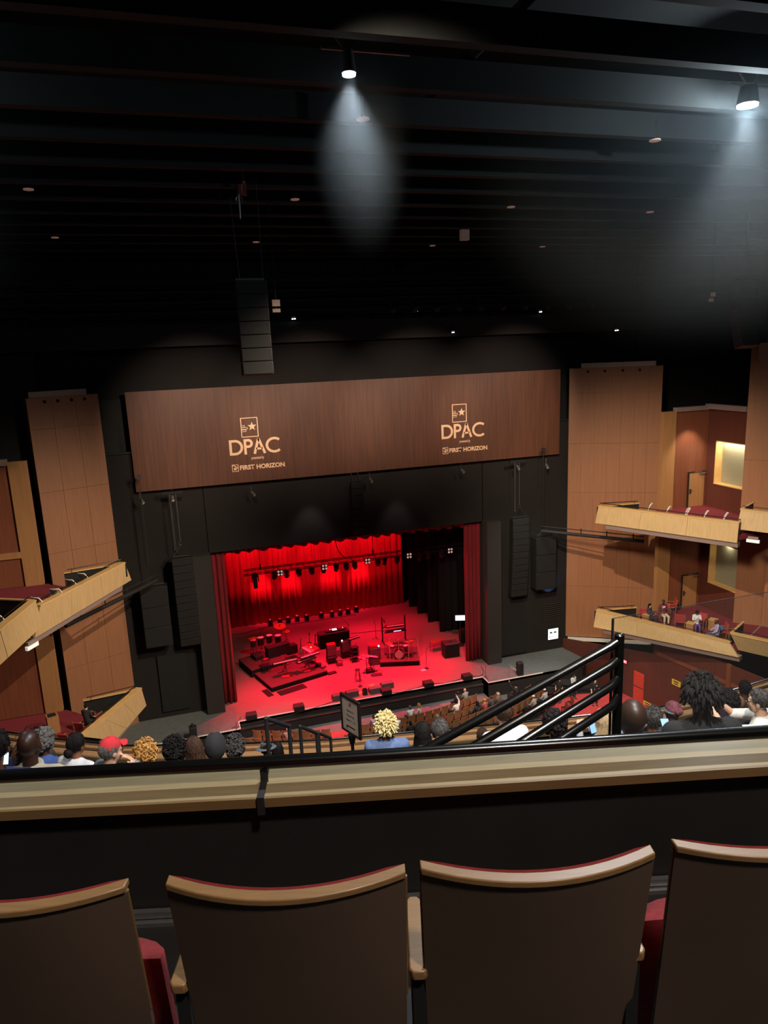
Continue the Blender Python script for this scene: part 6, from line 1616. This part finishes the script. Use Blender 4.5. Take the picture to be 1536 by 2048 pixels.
A_(59, 1492, 5.3, 'person with a shaved shiny head wearing a beige jacket', skin='deep', hair=('bald', ''), shirt=(176, 164, 146), extras=(collar(cloth('beige_collar', (176, 164, 146))), x_glasses(True)), seed=3)
A_(88, 1484, 7.6, 'person with short grey hair and a blue patterned shirt', turn=-18, skin='dark', hair=('afro', 'grey'), shirt=(70, 96, 160), size=.97, seed=4)
A_(73, 1475, 10, 'bald person with pale glasses pushed up on the head', turn=-10, skin='mid', hair=('bald', ''), shirt=(70, 60, 56), extras=(x_glasses(True),), seed=41)
A_(153, 1490, 7.4, 'person with dark pinned-up hair in a white top', turn=-25, skin='mid', hair=('lowbun', 'black'), shirt=(226, 224, 228), sleeve='short', size=.93, seed=5)
A_(222, 1502, 6.6, 'person in a red baseball cap over grey hair, hand at the face', turn=-48, skin='light', hair=('fringe', 'grey'), shirt=(120, 124, 128), arms=('lap', 'face'), extras=(x_cap(cloth('cap_red', (206, 44, 54))),), seed=6)
A_(292, 1509, 6.8, 'person with golden ringlet curls', skin='mid', hair=('curly', 'gold'), shirt=(60, 52, 50), size=.97, seed=7)
A_(350, 1501, 7.2, 'person with a full head of black curls', skin='dark', hair=('curly', 'black'), shirt=(36, 36, 40), seed=8)
A_(388, 1496, 7.8, 'person with straight brown hair raising a hand', turn=25, skin='light', hair=('long', 'brown'), shirt=(52, 50, 56), arms=('face', 'lap'), size=.95, seed=9)
A_(431, 1494, 7.0, 'person in a black hoodie with the hood up', skin='dark', hair=None, shirt=(30, 30, 32), extras=(x_hood(cloth('hood_black', (34, 34, 36))),), seed=10)
A_(470, 1496, 8.2, 'person with dark tousled grey-flecked curls', skin='mid', hair=('curly', 'mixed'), shirt=(44, 44, 48), seed=11)
A_(533, 1500, 11.5, 'person in a grey wide-brimmed hat', turn=20, skin='dark', hair=('short', 'black'), shirt=(58, 56, 58), pitch=-14, extras=(x_hat(cloth('hat_grey', (92, 94, 98))),), seed=12)
A_(555, 1500, 12.2, 'person with smooth dark hair beside the grey hat', skin='light', hair=('long', 'black'), shirt=(40, 38, 40), seed=42)
A_(772, 1452, 7.5, 'person with bleached blond short locks and a denim jacket', skin='mid', hair=('spiky', 'blond'), shirt=(96, 116, 158), extras=(collar(cloth('dark_collar', (24, 24, 26))),), size=.93, seed=13)
A_(845, 1466, 7.9, 'person with long black braids', skin='deep', hair=('braids', 'black'), shirt=(40, 40, 46), size=.92, seed=14)
A_(880, 1463, 7.1, 'person with grey-streaked black hair in a low bun', turn=-10, skin='dark', hair=('lowbun', 'mixed'), shirt=(48, 46, 52), size=.98, seed=15)
A_(1007, 1428, 7.4, 'person with cropped brown hair in a bright white shirt', turn=14, skin='light', hair=('short', 'brown'), shirt=(236, 238, 244), size=1.02, seed=16)
A_(965, 1473, 9.6, 'person with brown hair low between the pipes', skin='mid', hair=('short', 'brown'), shirt=(120, 96, 76), size=.9, seed=17)
A_(1110, 1452, 6.6, 'person with big black hair behind the sloping pipes', skin='dark', hair=('afro', 'black'), shirt=(40, 38, 40), size=.95, seed=18)
A_(1207, 1440, 8.0, 'person with sandy hair looking at a phone behind the pipe post', turn=22, skin='light', hair=('long', 'sandy'), shirt=(150, 150, 156), arms=('phone', 'phone'), size=.95, seed=19)
A_(1265, 1438, 4.3, 'person with a smooth bald head right of the pipe post', skin='deep', hair=('bald', ''), shirt=(32, 32, 34), seed=20)
A_(1306, 1438, 7.0, 'person with short cropped hair and a lit phone', turn=-16, skin='mid', hair=('short', 'mixed'), shirt=(44, 60, 90), arms=('phone', 'phone'), size=.98, seed=21)
A_(1345, 1424, 8.2, 'person wearing a colourful patterned headscarf', turn=10, skin='dark', hair=None, shirt=(44, 42, 50), extras=(x_scarf((mat('scarf_a', (120, 60, 70), .8, vary=.6, scale=30), mat('scarf_b', (90, 110, 120), .8, vary=.6, scale=40))),), seed=22)
A_(1402, 1392, 4.6, 'person with a thick crown of black dreadlocks', skin='deep', hair=('dreads', 'black'), shirt=(26, 25, 27), size=1.02, seed=23)
A_(1458, 1404, 8.8, 'person with a rounded black afro', skin='deep', hair=('afro', 'black'), shirt=(46, 44, 48), size=.98, seed=24)
A_(1478, 1408, 10.2, 'person with a shaved head beside the black afro', turn=-8, skin='mid', hair=('bald', ''), shirt=(50, 46, 48), seed=25)
A_(1489, 1378, 11.2, 'person with dark hair far right near the tier front', turn=8, skin='dark', hair=('short', 'black'), shirt=(40, 40, 44), seed=26)
A_(1518, 1403, 6.9, 'person with a close-shaved head and a white top, holding up a camera', turn=52, skin='light', hair=('fringe', 'mixed'), shirt=(228, 222, 214), sleeve='short', arms=('raise', 'raise'), size=.98, extras=(x_glasses(),), seed=27)
ph = PD(1441, 1416, 6.3); phone_at(ph, R_(20), 'phone in a glittering case raised by the person in the white top', (120, 90, 110), .25)
phone_at(PD(8, 1508, 5.0), FACE_ST, 'glowing white phone held by the person cut by the left edge', (215, 230, 255), 1.6)
phone_at(PD(1184, 1452, 7.4), R_(10), 'small blue glowing phone held by the person with sandy hair', (120, 160, 255), 2.2)
phone_at(PD(1332, 1452, 6.4), R_(-20), 'lit phone held by the person with cropped hair', (170, 205, 255), 1.8, -60)
# ---- boxes ------------------------------------------------------------------------------------------------
def boxp(x, y, label, rz, **k):
    h = PZ(x, y, ZL + 1.27 * k.get('size', 1.0)); f = V((-math.sin(R_(rz)), math.cos(R_(rz)), 0)); p = V((h.x, h.y, ZL)) + f * .01
    return person(label, p, R_(rz), far=True, **k)
boxp(1300, 1211, 'person in dark clothes with long black hair at the stage end of the box', -150, skin='light', hair=('long', 'black'), shirt=(58, 60, 66), arms=('rest', 'lap'), extras=(x_glasses(),), size=.93, seed=51)
boxp(1327, 1204, 'person in a maroon hoodie with a white print and a dark beanie', 168, skin='dark', hair=None, shirt=(104, 44, 56), trousers=(206, 190, 166), arms=('rest', 'rest'), yaw=-40, extras=(x_beanie(cloth('beanie_navy', (40, 40, 60))), x_mark(M_paper), x_beard(HAIRM['black'])), size=1.03, seed=52)
boxp(1394, 1224, 'person in a white and black top with purple trousers looking down', 150, skin='dark', hair=('afro', 'black'), shirt=(222, 218, 226), trousers=(104, 70, 150), arms=('phone', 'phone'), pitch=-30, lean=8, size=.98, seed=53)
boxp(1435, 1243, 'person in a lavender shirt with a shaved head, seen from behind', 66, skin='dark', hair=('bald', ''), shirt=(176, 160, 206), trousers=(96, 110, 130), arms=('lap', 'rest'), pitch=-16, lean=6, size=1.04, extras=(x_beard(HAIRM['black']),), seed=54)
q = PZ(1440, 1262, ZL + .5); o = MB().ell((0, 0, 0), (.25, .16, .18), None, 12, 8).obj('blue_jacket', cloth('jacket_blue', (70, 120, 170))); o.location = (q.x, q.y, ZL + .62); tag(o, 'bright blue jacket bundled beside the person in lavender', 'jacket')
boxp(171, 1414, 'person in black with short dark hair alone in the left lower box', -28, skin='light', hair=('short', 'black'), shirt=(40, 40, 42), arms=('lap', 'rest'), lean=4, sleeve='short', seed=55)

# ---- ushers and crew by the stage ------------------------------------------------------------------------------
def stand(x, y, label, rz, z=-1.05, **k):
    q = PZ(x, y, z); return person(label, q, R_(rz), pose='stand', far=True, **k)
stand(1189, 1410, 'usher in a black polo shirt with a white badge, standing by the side door', 165, skin='light', hair=('short', 'brown'), shirt=(24, 24, 26), trousers=(26, 26, 28), sleeve='short', arms=('down', 'down'), extras=(x_badge,), seed=61)
stand(1146, 1398, 'person in a light grey patterned top behind the equipment cart', 200, skin='dark', hair=('short', 'black'), shirt=(176, 186, 184), arms=('down', 'lap'), seed=62)
stand(1118, 1404, 'person in black with a pale arm beside the equipment cart', 120, skin='light', hair=('short', 'black'), shirt=(26, 26, 28), sleeve='short', arms=('down', 'down'), size=.97, seed=63)

# ---- people in the orchestra seats ----------------------------------------------------------------------------
def orch(x, y, label, seed, **k):
    best = min((s for r in OSEATS.values() for s in r if s not in used_o), key=lambda s: (V(PROJ(s[0], s[1], s[2] + 1.22)) - V((x, y))).length)
    used_o.append(best); sx, sy, sz, a = best
    f = V((-math.sin(a), math.cos(a), 0)); p = V((sx, sy, sz)) + f * .14
    turn = k.pop('turn', 0)
    return person(label, p, a + R_(turn), far=True, seed=seed, face=False, **k)
used_o = []
def PROJ(x, y, z):
    q = ROT.transposed() @ (V((x, y, z)) - CAM); return (CX + F * q.x / q.z, CY + F * q.y / q.z)
orch(565, 1458, 'person with a shaved pale head in a grey-pink top in the orchestra, left part', 71, skin='light', hair=('bald', ''), shirt=(176, 140, 138))
orch(744, 1425, 'person with long pinkish hair left of the blond head in the orchestra', 72, skin='light', hair=('long', 'brown'), shirt=(196, 150, 176), size=.92)
orch(815, 1423, 'person with grey cropped hair in a white shirt in the orchestra', 73, skin='mid', hair=('short', 'grey'), shirt=(232, 226, 220))
orch(797, 1434, 'person in a white top close to the blond head in the orchestra', 74, skin='light', hair=('short', 'brown'), shirt=(240, 236, 232))
orch(829, 1402, 'person with auburn hair and a pale pink top in the front orchestra row', 75, skin='light', hair=('long', 'gold'), shirt=(232, 190, 190), turn=40)
orch(822, 1446, 'person in black in the second orchestra row before the long braids', 76, skin='deep', hair=('short', 'black'), shirt=(22, 20, 22))
orch(869, 1436, 'person with short fair hair in the second orchestra row', 77, skin='light', hair=('short', 'sandy'), shirt=(80, 60, 50))
orch(911, 1402, 'person in a pale shirt raising an arm in the front orchestra row', 78, skin='light', hair=('short', 'black'), shirt=(240, 220, 214), arms=('lap', 'up'))
orch(926, 1389, 'person with dark hair in the pair at the right end of the front row', 79, skin='dark', hair=('short', 'brown'), shirt=(60, 50, 50))
orch(939, 1384, 'bald person in the pair at the right end of the front row', 80, skin='light', hair=('bald', ''), shirt=(150, 140, 130))
orch(957, 1406, 'person with long black hair in the second row right of the aisle', 81, skin='dark', hair=('long', 'black'), shirt=(40, 38, 40))
orch(977, 1402, 'person with auburn hair in the second row at the right', 82, skin='light', hair=('short', 'gold'), shirt=(150, 70, 70))
orch(990, 1397, 'person in dark clothes in the second row at the right end', 83, skin='mid', hair=('short', 'mixed'), shirt=(60, 58, 60))
orch(1004, 1389, 'person with fair curly hair at the right end of the third row', 84, skin='light', hair=('curly', 'sandy'), shirt=(96, 80, 70))
orch(1012, 1377, 'person pointing with a raised arm below the right stage corner', 85, skin='light', hair=('short', 'black'), shirt=(40, 36, 38), arms=('up', 'lap'))
orch(1068, 1406, 'person in a white cap in the third orchestra row behind the pipes', 86, skin='light', hair=('short', 'brown'), shirt=(150, 140, 130), extras=(x_cap(M_white),))
orch(1117, 1424, 'person in a white cap and grey top among the red sideways seats', 87, skin='mid', hair=('short', 'black'), shirt=(160, 164, 168), extras=(x_cap(M_white),))
